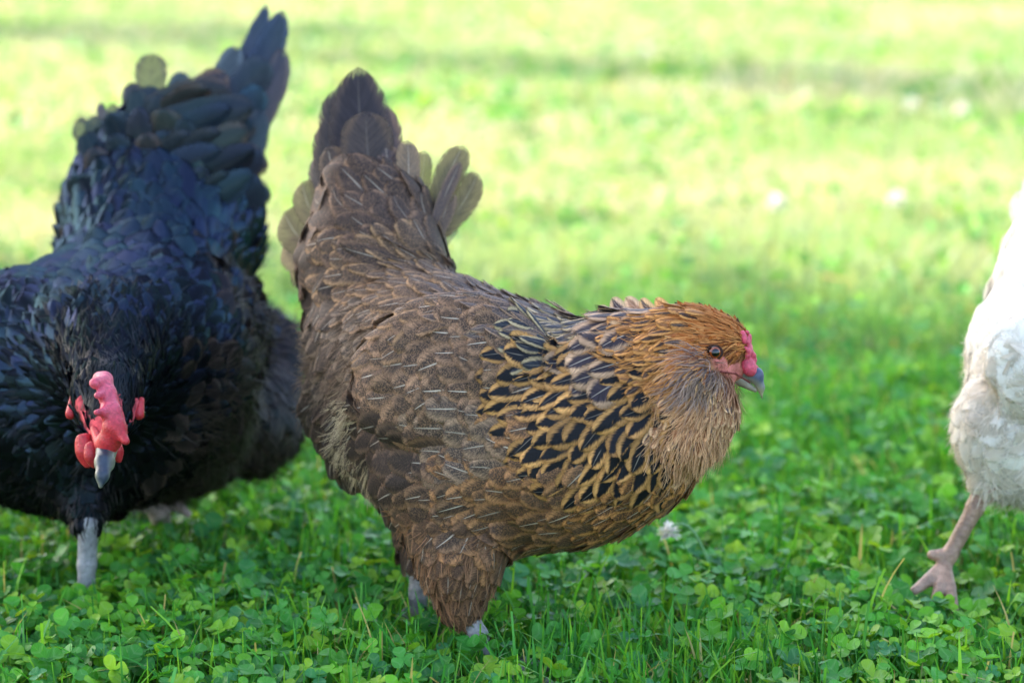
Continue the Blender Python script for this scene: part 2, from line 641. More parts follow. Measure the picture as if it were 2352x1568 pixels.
def trampled(xy, h):
    """plants are pressed down around the hens' feet"""
    k = np.ones(len(xy))
    for i, f in enumerate(FEET):
        lo = (.3, .55, .5, .85, .8)[i]
        q = (xy - (f + np.array([0, -.035]))) / np.array([.05, .075])
        k = np.minimum(k, lo + (1 - lo) * np.clip(np.hypot(q[:, 0], q[:, 1]) - .3, 0, 1))
    return h * k


def build_lawn():
    gm = leaf_mat("grass_blade", 0.34, 0.45, 0.28, (1.35, 1.25, 0.7, 1))
    parts = []
    xy = scatter(90000, 1.25, 2.7, 0.75, 1.15)
    den = vnoise(xy, 9.0, 1); xy = xy[rng.random(len(xy)) < (0.1 + 1.0 * den) * np.interp(xy[:, 1], [1.6, 1.9, 2.2], [.8, .85, 1.25])]
    n = len(xy)
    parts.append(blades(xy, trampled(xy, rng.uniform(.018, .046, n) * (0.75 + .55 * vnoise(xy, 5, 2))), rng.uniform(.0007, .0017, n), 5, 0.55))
    xy = scatter(1500, 1.25, 2.7, 0.75, 1.15); n = len(xy)          # taller stray blades
    parts.append(blades(xy, trampled(xy, rng.uniform(.042, .07, n)), rng.uniform(.001, .002, n), 6, 0.6))
    xy = scatter(80000, 2.7, 5.2, 1.15, 1.9); n = len(xy)
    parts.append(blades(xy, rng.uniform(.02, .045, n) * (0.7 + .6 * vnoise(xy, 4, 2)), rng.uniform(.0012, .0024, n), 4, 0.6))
    xy = scatter(90000, 5.2, 16.0, 1.9, 5.0); n = len(xy)
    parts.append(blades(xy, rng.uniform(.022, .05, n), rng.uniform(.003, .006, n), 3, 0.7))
    V, F, fa = join(parts)
    tag(mesh_np("grass", V, F, gm, attrs={'fa': fa}, smooth=True), kind='stuff',
        label="short mown green grass growing all over the lawn", cat="grass")
    cm = leaf_mat("clover_leaf", 0.34, 0.45, 0.22, (1.55, 1.35, 0.5, 1), vein=0.16)
    parts = []
    xy = scatter(38000, 1.25, 2.7, 0.75, 1.15)
    den = vnoise(xy, 5.5, 8) * 0.6 + vnoise(xy, 14, 9) * 0.4
    xy = xy[rng.random(len(xy)) < np.clip(0.15 + 1.3 * (den - 0.12), 0, 1) * np.interp(xy[:, 1], [1.8, 2.1, 2.7], [1, .62, .4])]
    n = len(xy)
    parts.append(clover(xy, trampled(xy, rng.uniform(.010, .034, n)), .0058 + .0074 * rng.random(n) ** 1.7))
    xy = scatter(6000, 2.7, 5.2, 1.15, 1.9); den = vnoise(xy, 3.0, 12); xy = xy[rng.random(len(xy)) < den]; n = len(xy)
    parts.append(clover(xy, rng.uniform(.014, .04, n), rng.uniform(.008, .014, n), False))
    xy = scatter(9000, 5.2, 14.0, 1.9, 4.4); den = vnoise(xy, 1.6, 14); xy = xy[rng.random(len(xy)) < den]; n = len(xy)
    parts.append(clover(xy, rng.uniform(.014, .04, n), rng.uniform(.014, .026, n), False))
    V, F, fa, fu = join(parts)
    tag(mesh_np("clover_leaves", V, F, cm, attrs={'fa': fa, 'fuv': fu}, smooth=True), kind='stuff',
        label="round three-part clover leaves carpeting the lawn among the grass", cat="clover")


# ------------------------------------------------------------------ shade trees outside the picture
def tree(name, shadow_c, crown_h, rx, rz, nleaf, label, group, leaf=0.11, seed=1, ry=None, yaw=0.0):
    ry = ry or rx
    r = np.random.default_rng(seed)
    sh = SUN_H * (crown_h / math.tan(SUN_EL))
    cx, cy = shadow_c[0] + sh[0], shadow_c[1] + sh[1]
    root = empty(name, (cx, cy, SOIL), label, "tree", group)
    bark, nt = new_mat(name + "_bark")
    n = N(nt); tc = n.add('ShaderNodeTexCoord')
    b = n.noise(tc.outputs['Object'], 14.0, 5.0, 0.7)
    bs = n.add('ShaderNodeBsdfPrincipled'); n.link(n.mix(b, (0.06, 0.045, 0.03, 1), (0.2, 0.16, 0.12, 1)), bs.inputs['Base Color'])
    bs.inputs['Roughness'].default_value = 0.9
    out = n.add('ShaderNodeOutputMaterial'); n.link(bs.outputs[0], out.inputs[0])
    s = Sdf()
    c = np.array([cx, cy, crown_h])
    s.cone((cx, cy, SOIL - 0.1), (cx + .1, cy, crown_h * .6), rx * .09, rx * .06, .1)
    for k in range(7):
        a = k * 0.9 + r.random(); q = c + np.array([math.cos(a) * rx * .6, math.sin(a) * ry * .6, r.uniform(-.2, .5) * rz])
        s.cone((cx + .1, cy, crown_h * (.5 + .05 * k * .3)), q, rx * .045, rx * .012, .08)
    Vt, Ft = s.mesh(max(rx * .02, .03))
    mesh_np("trunk", Vt, Ft, bark, root, {'fa': rgba(np.zeros((len(Vt), 3)))})
    # leaf clumps through the crown volume
    nc = max(24, nleaf // 90)
    cc = nrm(r.normal(0, 1, (nc, 3))) * (r.random((nc, 1)) ** .3) * np.array([rx, ry, rz]) * .85 + c
    cy_, sy_ = math.cos(yaw), math.sin(yaw)
    q_ = cc - c
    cc = np.stack([q_[:, 0] * cy_ - q_[:, 1] * sy_, q_[:, 0] * sy_ + q_[:, 1] * cy_, q_[:, 2]], 1) + c
    which = r.integers(0, nc, nleaf)
    p = cc[which] + r.normal(0, 1, (nleaf, 3)) * min(rx, ry) * .13
    d1 = nrm(r.normal(0, 1, (nleaf, 3))); d2 = nrm(np.cross(d1, r.normal(0, 1, (nleaf, 3))))
    L = leaf * r.uniform(.7, 1.3, (nleaf, 1))
    Vl = np.stack([p, p + d1 * L * .5 + d2 * L * .32, p + d1 * L, p + d1 * L * .5 - d2 * L * .32], 1).reshape(-1, 3)
    Fl = np.arange(nleaf * 4).reshape(-1, 4)
    col = np.repeat(lin(66, 112, 42) * r.uniform(.6, 1.3, (nleaf, 1)), 4, axis=0)
    mesh_np("crown", Vl, Fl, leaf_mat(name + "_leaf", .3, .5, .4, (1.4, 1.3, .5, 1)), root, {'fa': rgba(col)}, False)


# ------------------------------------------------------------------ feather and strand builders
PROF = {
    'round': ([0, .2, .42, .64, .8, .9, .965, 1], [.35, .72, .95, 1, .93, .74, .44, .06]),
    'point': ([0, .2, .42, .6, .76, .88, .96, 1], [.5, .85, 1, .95, .75, .48, .22, .04]),
    'spade': ([0, .2, .42, .6, .76, .88, .955, 1], [.5, .82, .97, 1, .94, .74, .42, .06]),
    'tip':   ([0, .2, .42, .64, .82, .92, .975, 1], [.4, .75, 1, .97, .8, .52, .26, .05]),
    'tail':  ([0, .2, .42, .64, .82, .92, .975, 1], [.4, .7, .9, 1, .95, .74, .42, .06]),
}
UC = np.array([-1, -.5, 0, .5, 1.0])


def feather_faces(n, rows, cols=5):
    I = np.arange(rows * cols).reshape(rows, cols)
    q = np.stack([I[:-1, :-1], I[:-1, 1:], I[1:, 1:], I[1:, :-1]], -1).reshape(-1, 4)
    return (np.arange(n)[:, None, None] * rows * cols + q[None]).reshape(-1, 4)


def feather_attrs(n, T, A, B, shaft, eW, spk, Pp, fray, opac):
    rows, cols = len(T), 5
    rnd = rng.random(n)
    fuv = np.zeros((n, rows, cols, 3))
    fuv[..., 0] = UC[None, None]; fuv[..., 1] = np.array(T)[None, :, None]; fuv[..., 2] = rnd[:, None, None]
    rep = lambda a: np.repeat(a, rows * cols, axis=0)
    fa = rep(np.concatenate([A, shaft[:, None]], 1))
    fb = rep(np.concatenate([B, eW[:, None]], 1))
    fc = rep(np.stack([spk, Pp, fray, opac], 1))
    return {'fuv': fuv.reshape(-1, 3), 'fa': fa, 'fb': fb, 'fc': fc}


def body_feathers(sdf, root, dirv, L, W, lift, camber, prof):
    n = len(root)
    T, Wp = PROF[prof]
    nv = sdf.grad(root)
    dirv = nrm(dirv - nv * np.sum(dirv * nv, 1, keepdims=True))
    side = np.cross(nv, dirv)
    bend = rng.normal(0, 0.10, n)
    tw = rng.normal(0, 0.0007, n)
    pts = []
    for t, wp in zip(T, Wp):
        for u in UC:
            q = root + dirv * (L * t)[:, None] + side * (W * wp * u + bend * L * t * t)[:, None]
            off = -0.0015 + lift * (t ** 1.3) - camber * u * u * (0.4 + .6 * t) + tw * u * t * 2
            pts.append((q, off))
    Q = np.stack([p[0] for p in pts], 1).reshape(-1, 3)
    O = np.stack([p[1] for p in pts], 1).reshape(-1)
    Q = sdf.project(Q, O, 2)
    return Q, feather_faces(n, len(T)), T


def strands(sdf, root, dirv, L, W, lift, curl=0.25):
    n = len(root)
    nv = sdf.grad(root)
    dirv = nrm(dirv - nv * np.sum(dirv * nv, 1, keepdims=True))
    side = np.cross(nv, dirv)
    cl = vnoise(np.stack([root[:, 0] + .7 * root[:, 2], root[:, 1] + .7 * root[:, 2]], 1), 110, 31) * 2 - 1
    bend = curl * (1.5 * cl + rng.normal(0, .45, n))
    T = [0, .4, .75, 1]
    Q, O = [], []
    for t in T:
        for u in (-1, 1):
            Q.append(root + dirv * (L * t)[:, None] + side * (W * (1 - .8 * t) * u + bend * L * t * t)[:, None])
            O.append(-0.001 + lift * t ** 1.2)
    Q = np.stack(Q, 1).reshape(-1, 3); O = np.stack(O, 1).reshape(-1)
    Q = sdf.project(Q, O, 2)
    b = np.arange(n)[:, None] * 8
    F = np.concatenate([b + np.array([[2 * k, 2 * k + 1, 2 * k + 3, 2 * k + 2]]) for k in range(3)])
    return Q, F


def blade_feather(p0, p1, hw, nrm_, bend=0.0, prof='tail', curl=0.0, dish=0.12):
    """a free feather (tail, wing tip) from root to tip; returns vertices"""
    T, Wp = PROF[prof]
    p0, p1 = np.array(p0), np.array(p1)
    d = p1 - p0; L = np.linalg.norm(d); d = d / L
    nv = nrm_ - d * (nrm_ @ d); nv /= np.linalg.norm(nv)
    s = np.cross(nv, d)
    out = []
    for t, wp in zip(T, Wp):
        c = p0 + d * L * t + s * (bend * L * 4 * t * (1 - t)) + nv * (curl * L * t * t)
        for u in UC:
            out.append(c + s * hw * wp * u - nv * (dish * hw * u * u))
    return np.array(out)


def ray_hit(sdf, u, v):
    r = (u - 1176.0) / FPX * AX_R + (784.0 - v) / FPX * AX_U + AX_F
    r = r / np.linalg.norm(r)
    t = 1.2
    for _ in range(120):
        dd = float(sdf((CAM + r * t)[None])[0])
        if dd < 3e-4: return CAM + r * t
        t += max(dd * .8, 3e-4)
        if t > 3.2: break
    return None


def near_surface(sdf, u, v, d0):
    h = ray_hit(sdf, u, v)
    if h is not None: return h
    return sdf.project(P(u, v, d0)[None], 0.0, 6)[0]


def sample_surface(V, F, n):
    a, b, c, d = (V[F[:, i]] for i in range(4))
    A1 = np.linalg.norm(np.cross(b - a, c - a), axis=1); A2 = np.linalg.norm(np.cross(c - a, d - a), axis=1)
    pr = np.concatenate([A1, A2]); pr /= pr.sum()
    k = rng.choice(len(pr), n, p=pr)
    q = k % len(F); second = k >= len(F)
    p1 = a[q]; p2 = np.where(second[:, None], c[q], b[q]); p3 = np.where(second[:, None], d[q], c[q])
    r1 = np.sqrt(rng.random((n, 1))); r2 = rng.random((n, 1))
    return p1 * (1 - r1) + p2 * r1 * (1 - r2) + p3 * r1 * r2


def darts(pts, sp):
    """variable-radius dart throwing, returns indices kept"""
    cell = float(sp.max())
    grid = {}
    keep = []
    ijk = np.floor(pts / cell).astype(int)
    for i in range(len(pts)):
        a, b, c = ijk[i]
        x, y, z = pts[i]; r2 = sp[i] ** 2
        ok = True
        for da in (-1, 0, 1):
            for db in (-1, 0, 1):
                for dc in (-1, 0, 1):
                    for (px, py, pz) in grid.get((a + da, b + db, c + dc), ()):
                        if (px - x) ** 2 + (py - y) ** 2 + (pz - z) ** 2 < r2:
                            ok = False; break
                    if not ok: break
                if not ok: break
            if not ok: break
        if ok:
            grid.setdefault((a, b, c), []).append((x, y, z)); keep.append(i)
    return np.array(keep, int)


def plumage(root_obj, sdf, V, F, guides, types, s, fmat, smat, ncand=60000, d0=1.8, jit=0.012, bare=None):
    """cover a body with feathers and down; guides: (u, v, du, dv, type[, dd])"""
    gp, gd, gt = [], [], []
    for gdef in guides:
        u, v, du, dv, ty = gdef[:5]
        dd = gdef[5] if len(gdef) > 5 else 0.0
        gp.append(near_surface(sdf, u, v, d0)); gd.append(D(du, dv, dd)); gt.append(ty)
    gp, gd = np.array(gp), np.array(gd)
    pts = sample_surface(V, F, ncand)
    if bare is not None:
        pts = pts[~bare(pts)]
    d2 = ((pts[:, None] - gp[None]) ** 2).sum(-1)
    wgt = 1.0 / (d2 + 1e-4) ** 2
    wgt /= wgt.sum(1, keepdims=True)
    dirs = nrm(wgt @ gd)
    # kind of feather: nearest guide, with ragged borders
    jp = pts + rng.normal(0, jit, pts.shape)
    near = ((jp[:, None] - gp[None]) ** 2).sum(-1).argmin(1)
    names = np.array(gt)[near]
    groups = {}
    for ty, T in types.items():
        sel = np.where(names == ty)[0]
        if not len(sel): continue
        key = T['part'] + '|' + T.get('key', '')
        for layer in T['layers']:
            kind, L, W, sp, lift = layer[:5]
            sub = sel[darts(pts[sel], np.full(len(sel), sp * s))] if len(sel) else sel
            n = len(sub)
            if n == 0: continue
            jd = nrm(dirs[sub] + rng.normal(0, T.get('dj', .1), (n, 3)))
            Ls = L * s * rng.uniform(.72, 1.25, n); Ws = W * s * rng.uniform(.78, 1.2, n)
            br = rng.normal(1, T.get('var', .12), (n, 1)).clip(.5, 1.6)
            A = np.tile(lin(*T['A']), (n, 1)) * br
            B = np.tile(lin(*T['B']), (n, 1)) * rng.normal(1, T.get('var', .12), (n, 1)).clip(.5, 1.6)
            if 'A2' in T:
                k = rng.random((n, 1)) < T.get('mixp', .4)
                A = np.where(k, lin(*T['A2']) * br, A)
            if kind == 'f':
                root = sdf.project(pts[sub] , 0.0, 1) - jd * (Ls * .55)[:, None]
                root = sdf.project(root, 0.0, 2)
                lf = (lift * 1e-3) * rng.uniform(.7, 1.4, n)
                Q, FF, TT = body_feathers(sdf, root, jd, Ls, Ws, lf, T.get('cam', 1.2) * 1e-3, T.get('prof', 'round'))
                sh = np.full(n, T.get('shaft', 0.0)) * (rng.random(n) < T.get('shp', .8)) * rng.uniform(.5, 1, n)
                at = feather_attrs(n, TT, A, B, sh, np.full(n, T.get('eW', .3)) * rng.uniform(.8, 1.2, n), np.full(n, T.get('spk', 0.)),
                                   np.full(n, T.get('P', .6)), np.full(n, T.get('fray', 1.)), np.full(n, T.get('op', 1.)))
                groups.setdefault((key, 'f'), [T.get('mat', fmat)]).append((Q, FF, at['fuv'], at['fa'], at['fb'], at['fc']))
            else:
                root = pts[sub]
                q2 = np.stack([root[:, 0] + .7 * root[:, 2], root[:, 1] + .7 * root[:, 2]], 1)
                tuft = vnoise(q2, 90, 41)
                lf = (lift * 1e-3) * rng.uniform(.4, 1.2, n) * (.35 + 1.5 * tuft)
                A = A * (.72 + .56 * vnoise(q2, 70, 43))[:, None]; B = B * (.8 + .4 * vnoise(q2, 130, 44))[:, None]
                Q, FF = strands(sdf, root, jd, Ls, Ws, lf, T.get('curl', .25))
                k = rng.random((n, 1))
                kk = np.clip(k * .7 + np.repeat([0, .15, .35, .55], 2)[None], 0, 1)[..., None]
                C = A[:, None] * (1 - kk) + B[:, None] * kk
                groups.setdefault((key, 's'), []).append((Q, FF, rgba(C.reshape(-1, 3))))
    made = {}
    for (part, kind), lst in groups.items():
        if kind == 'f':
            mat_ = lst[0]
            Vv, Ff, fu, fa, fb, fc = join(lst[1:])
            part = part.split('|')[0]
            made[part] = mesh_np(part, Vv, Ff, mat_, root_obj, {'fuv': fu, 'fa': fa, 'fb': fb, 'fc': fc})
    for (part, kind), lst in groups.items():
        if kind == 's':
            Vv, Ff, fa = join(lst)
            mesh_np(part.split('|')[0].replace('feathers', 'down').replace('tail', 'tail_down'), Vv, Ff, smat, root_obj, {'fa': fa})
    return made


def tail_feathers(root_obj, defs, fmat, name='tail_feather', parent=None):
    """defs: (u0,v0,d0, u1,v1,d1, halfwidth px, A, B, eW, spk, shaft, opacity, bend, tilt)"""
    for df in defs:
        u0, v0, d0, u1, v1, d1, hw, A, B, eW, spk, shaft, op, bend, tilt = df[:15]
        pf = df[15] if len(df) > 15 else 'tail'
        p0, p1 = P(u0, v0, d0), P(u1, v1, d1)
        nv = nrm((-AX_F + AX_R * tilt)[None])[0]
        Vv = blade_feather(p0, p1, hw * d1 / FPX, nv, bend=bend, prof=pf)
        T = PROF[pf][0]
        at = feather_attrs(1, T, lin(*A)[None], lin(*B)[None], np.array([shaft]), np.array([eW]), np.array([spk]), np.array([.5]), np.array([.5]), np.array([op]))
        mesh_np(name, Vv, feather_faces(1, len(T)), fmat, parent or root_obj, at)


def sdf_part(name, build, h, mat, parent, color):
    s = Sdf(); build(s)
    Vv, Ff = s.mesh(h)
    col = color(Vv) if callable(color) else np.tile(color, (len(Vv), 1))
    return mesh_np(name, Vv, Ff, mat, parent, {'fa': rgba(col)})


def eye(parent, c, r, look, iris, up=(0, 0, 1)):
    """eyeball with iris and pupil rings, plus a lid rim"""
    m, nt = new_mat("hen_eye")
    n = N(nt)
    A = n.attr('fa'); bs = n.add('ShaderNodeBsdfPrincipled'); n.link(A.outputs['Color'], bs.inputs['Base Color'])
    bs.inputs['Roughness'].default_value = 0.06; bs.inputs['Specular IOR Level'].default_value = 0.7
    out = n.add('ShaderNodeOutputMaterial'); n.link(bs.outputs[0], out.inputs[0])
    look = np.array(look) / np.linalg.norm(look)
    a = nrm(np.cross(look, np.array(up, float))[None])[0]; b = np.cross(a, look)
    th = np.radians([0, 8, 16, 24, 30, 33, 40, 46, 50, 60, 90, 130, 180]); ph = np.linspace(0, 2 * math.pi, 28, endpoint=False)
    Vv, C = [], []
    for t in th:
        for p in ph:
            Vv.append(c + r * (math.cos(t) * look + math.sin(t) * (math.cos(p) * a + math.sin(p) * b)))
            dg = math.degrees(t)
            C.append(lin(8, 7, 8) if dg < 31 else (lin(*iris) if dg < 48 else lin(40, 24, 18)))
    I = np.arange(len(th) * 28).reshape(len(th), 28)
    J = np.roll(I, -1, 1)
    Fq = np.stack([I[:-1], J[:-1], J[1:], I[1:]], -1).reshape(-1, 4)
    return mesh_np('eye', np.array(Vv), Fq, m, parent, {'fa': rgba(np.array(C))})


def px(r, d): return r * d / FPX


# shared skins
M_LEG = skin_mat("scaly_leg_skin", .5, .4, .7, 330.0, .25)
M_RED = skin_mat("red_comb_skin", .45, .4, .35, 700.0, .24, .25)
M_BEAK = skin_mat("horn_beak", .42, .35, .12, 300.0, .22)
M_BODY = skin_mat("body_skin", .9, .1, .3, 300.0, .3)


def leg(parent, pts, toes, col, d_, toe_r=.0042, spur=None):
    """shank through pts [(xyz, r)], toes: list of [(xyz, r), ...]"""
    def build(s):
        for (a, ra), (b, rb) in zip(pts[:-1], pts[1:]): s.cone(a, b, ra, rb, .004)
        for toe in toes:
            for (a, ra), (b, rb) in zip(toe[:-1], toe[1:]): s.cone(a, b, ra, rb, .0014)
    return sdf_part('leg', build, .0016, M_LEG, parent, lambda Vv: np.tile(col, (len(Vv), 1)) * (0.8 + .4 * vnoise(Vv[:, [0, 2]] * 1.0, 160, 5)[:, None]))


def toes_at(foot, fwd, spread=(.5, 0, -.5), L=.05, r=.0048, back=True):
    fwd = np.array(fwd, float); fwd[2] = 0; fwd /= np.linalg.norm(fwd)
    sd = np.array([-fwd[1], fwd[0], 0])
    out = []
    f = np.array(foot)
    lst = [(math.cos(a) * fwd + math.sin(a) * sd, L) for a in spread]
    if back: lst.append((-fwd * .9 + sd * .3, L * .45))
    for dv, l in lst:
        g0 = f.copy(); m_ = f + dv * l * .5; m_[2] = SOIL + r + .004; e = f + dv * l; e[2] = SOIL + r * .6
        out.append([(g0, r * 1.25), (m_, r), (e, r * .55)])
    return out
# ------------------------------------------------------------------ brown hen
def brown_hen():
    foot = on_ground(1108, 1500, SOIL + .004)
    root = empty("brown_hen", (foot[0] - .03, foot[1] + .03, SOIL), "brown hen with gold and black laced neck standing in the clover, head turned in profile", "hen")
    s = Sdf()
    B = lambda u, v, d, r, k=.03: s.ball(P(u, v, d), px(r, d), k)
    def C(u, v, d, r, u2, v2, d2, r2, k=.03): s.cone(P(u, v, d), P(u2, v2, d2), px(r, d), px(r2, d2), k)
    C(1010, 870, 1.835, 240, 1190, 985, 1.80, 268)
    C(1190, 990, 1.80, 265, 1345, 1005, 1.765, 224)
    C(1345, 1005, 1.765, 218, 1450, 985, 1.745, 186)
    C(1435, 868, 1.742, 158, 1540, 842, 1.722, 128, .02)          # neck
    s.ell(P(1600, 800, 1.712), [D(1, .12), D(-.12, 1), AX_F], [px(108, 1.7), px(98, 1.7), px(72, 1.7)], .02)
    B(1666, 794, 1.71, 58, .012)
    C(1684, 818, 1.71, 34, 1704, 838, 1.71, 22, .008)
    B(1590, 878, 1.695, 72, .014)                                 # muff
    B(1642, 898, 1.705, 52, .010)
    s.ball(P(1602, 862, 1.680), px(46, 1.68), .008)
    C(1614, 945, 1.700, 84, 1588, 990, 1.706, 86, .010)          # beard
    C(870, 760, 1.885, 165, 845, 600, 1.90, 132, .04)            # rump into tail
    C(845, 600, 1.90, 140, 830, 440, 1.91, 92, .03)
    C(900, 560, 1.895, 120, 920, 470, 1.90, 60, .03)
    C(805, 945, 1.89, 106, 838, 1015, 1.87, 92, .03)            # rear fluff
    C(908, 1022, 1.85, 118, 1000, 1075, 1.80, 138, .03)
    C(1040, 1130, 1.775, 140, 1055, 1280, 1.765, 86, .03)        # near thigh
    C(1055, 1280, 1.765, 84, 1058, 1385, 1.768, 56, .02)
    C(985, 1130, 1.88, 110, 968, 1290, 1.862, 42, .02)           # far thigh
    wa = D(-1, .18, .30); wn = nrm((-AX_F + .18 * AX_U - wa * ((-AX_F + .18 * AX_U) @ wa))[None])[0]
    s.ell(P(1040, 855, 1.738), [wa, wn, np.cross(wa, wn)], [px(245, 1.74), px(78, 1.74), px(185, 1.74)], .006)
    V, F = s.mesh(.0045)
    u_, v_ = project(V)
    face = poly_in(u_, v_, [(1640, 818), (1662, 820), (1690, 838), (1706, 832), (1722, 850), (1714, 876), (1690, 874), (1660, 860), (1648, 840)])
    col = np.tile(lin(92, 72, 58), (len(V), 1))
    hd = (u_ > 1450) & (v_ < 1090)
    col[hd] = lin(150, 105, 70)
    col[face] = lin(190, 110, 96)
    mesh_np("body", s.project(V, np.where(face, 0., -.003), 2), F, M_BODY, root, {'fa': rgba(col)})
    fm = feather_mat("brown_feather", .6, .2, streak=(.66, 1.28))
    tm = feather_mat("brown_tail_feather", .55, .25, .16, soft=.8)
    sm = strand_mat("brown_down")
    T = {
        'crown': dict(part='head_feathers', A=(172, 96, 42), B=(212, 146, 84), A2=(56, 36, 28), mixp=.08, dj=.12, layers=[('s', 40, 1.7, 3.6, 2.5), ('f', 26, 4.5, 17, 2.6)], curl=.15, eW=0., P=.1, fray=1.),
        'nape': dict(part='head_feathers', A=(70, 50, 40), B=(204, 140, 76), A2=(150, 98, 56), mixp=.4, dj=.2, layers=[('f', 78, 13, 18, 6), ('s', 54, 1.6, 6, 6)], prof='round', eW=.46, P=.45, shaft=.3),
        'cheek': dict(part='head_feathers', A=(168, 100, 54), B=(226, 166, 106), A2=(96, 68, 54), mixp=.18, dj=.12, layers=[('f', 58, 12, 13, 2.5), ('s', 42, 1.3, 3.3, 5)], curl=.25, eW=.5, P=.4, cam=.3),
        'beard': dict(part='head_feathers', A=(150, 98, 64), B=(226, 178, 132), A2=(98, 80, 76), mixp=.3, dj=.14, layers=[('f', 60, 13, 14, 3), ('s', 46, 1.3, 3.3, 7)], curl=.34, eW=.5, P=.4, cam=.3),
        'chin': dict(part='head_feathers', A=(120, 80, 60), B=(200, 150, 116), A2=(84, 66, 62), mixp=.3, dj=.2, layers=[('s', 34, 1.3, 3.2, 4)], curl=.3),
        'tuft': dict(part='head_feathers', A=(62, 50, 54), B=(178, 150, 132), dj=.16, layers=[('s', 46, 1.5, 3.4, 10)], curl=.4),
        'lore': dict(part='head_feathers', A=(84, 46, 28), B=(168, 98, 52), dj=.25, layers=[('s', 24, 1.7, 3.4, 2)], curl=.3),
        'stub': dict(part='head_feathers', A=(92, 58, 48), B=(190, 120, 100), dj=.4, layers=[('s', 13, 1.2, 7, 1.2)], curl=.3),
        'hackle': dict(part='neck_feathers', A=(20, 20, 25), B=(190, 138, 80), dj=.09, layers=[('f', 122, 29, 29, 3.8)], prof='spade', eW=.32, P=.5, shaft=.4, shp=.5, fray=.7, cam=.7, var=.16),
        'hbig': dict(part='neck_feathers', A=(50, 42, 48), B=(176, 140, 108), dj=.2, layers=[('f', 150, 35, 38, 6)], prof='round', eW=.30, P=.5, shaft=.7, fray=.8, cam=1.),
        'cape': dict(part='neck_feathers', A=(46, 48, 56), B=(176, 152, 114), fray=.7, dj=.08, layers=[('f', 86, 19, 21, 3.4)], prof='spade', eW=.36, P=.5, shaft=.3),
        'breast': dict(part='breast_feathers', A=(94, 72, 58), B=(164, 116, 76), dj=.1, layers=[('f', 112, 37, 34, 3.8)], eW=.34, P=.55, shaft=.9, shp=.55, spk=.45, cam=1.3),
        'bust': dict(part='breast_feathers', A=(84, 60, 46), B=(188, 128, 74), dj=.1, layers=[('f', 92, 30, 27, 3.6)], eW=.34, P=.55, shaft=.8, spk=.4, cam=1.3),
        'shoulder': dict(part='breast_feathers', A=(92, 77, 69), B=(150, 120, 94), dj=.12, layers=[('f', 130, 43, 40, 4)], eW=.34, P=.5, shaft=.9, spk=.55, cam=1.3),
        'wing': dict(part='wing_feathers', A=(78, 62, 52), B=(150, 114, 86), dj=.08, layers=[('f', 120, 44, 34, 3.2)], eW=.3, P=.5, shaft=1., shp=.4, spk=.55, cam=1.),
        'back': dict(part='back_feathers', A=(88, 76, 74), B=(152, 120, 94), dj=.08, layers=[('f', 110, 21, 25, 3.5)], prof='point', eW=.26, P=.5, shaft=.5, spk=.35),
        'saddle': dict(part='back_feathers', A=(84, 66, 56), B=(160, 122, 86), dj=.1, layers=[('f', 125, 32, 34, 5)], eW=.2, P=.5, shaft=.7, shp=.5, spk=.4, cam=1.6),
        'covert': dict(part='tail', A=(62, 50, 46), B=(122, 92, 70), dj=.12, layers=[('f', 190, 50, 48, 5)], eW=.2, P=.5, shaft=.5, shp=.5, spk=.5, cam=1.8),
        'flank': dict(part='flank_feathers', A=(58, 45, 38), B=(100, 77, 60), dj=.14, layers=[('f', 110, 40, 40, 6)], eW=.26, P=.5, shaft=.7, shp=.45, spk=.3, cam=2.),
        'side': dict(part='breast_feathers', A=(74, 58, 48), B=(126, 94, 68), dj=.12, layers=[('f', 110, 38, 36, 4)], eW=.32, P=.5, shaft=.9, shp=.6, spk=.4, cam=1.3),
        'fluff': dict(part='flank_feathers', A=(66, 53, 45), B=(128, 106, 86), dj=.25, layers=[('f', 90, 34, 40, 5), ('s', 60, 1.5, 6, 7)], eW=.4, P=.4, spk=.2, curl=.5),
        'tan': dict(part='flank_feathers', A=(120, 98, 74), B=(206, 184, 146), dj=.2, layers=[('s', 56, 1.5, 4., 7)], curl=.35),
        'thigh': dict(part='leg_feathers', A=(84, 62, 48), B=(146, 106, 76), dj=.14, layers=[('f', 96, 28, 32, 4), ('s', 50, 2., 10, 5)], eW=.3, P=.4, shaft=.7, shp=.5, spk=.3),
    }
    for nm in ('breast', 'bust', 'shoulder', 'wing', 'back', 'saddle', 'covert', 'flank', 'side', 'fluff'):
        T[nm]['A'] = tuple(x * .86 for x in T[nm]['A']); T[nm]['B'] = tuple(x * 1.06 for x in T[nm]['B'])
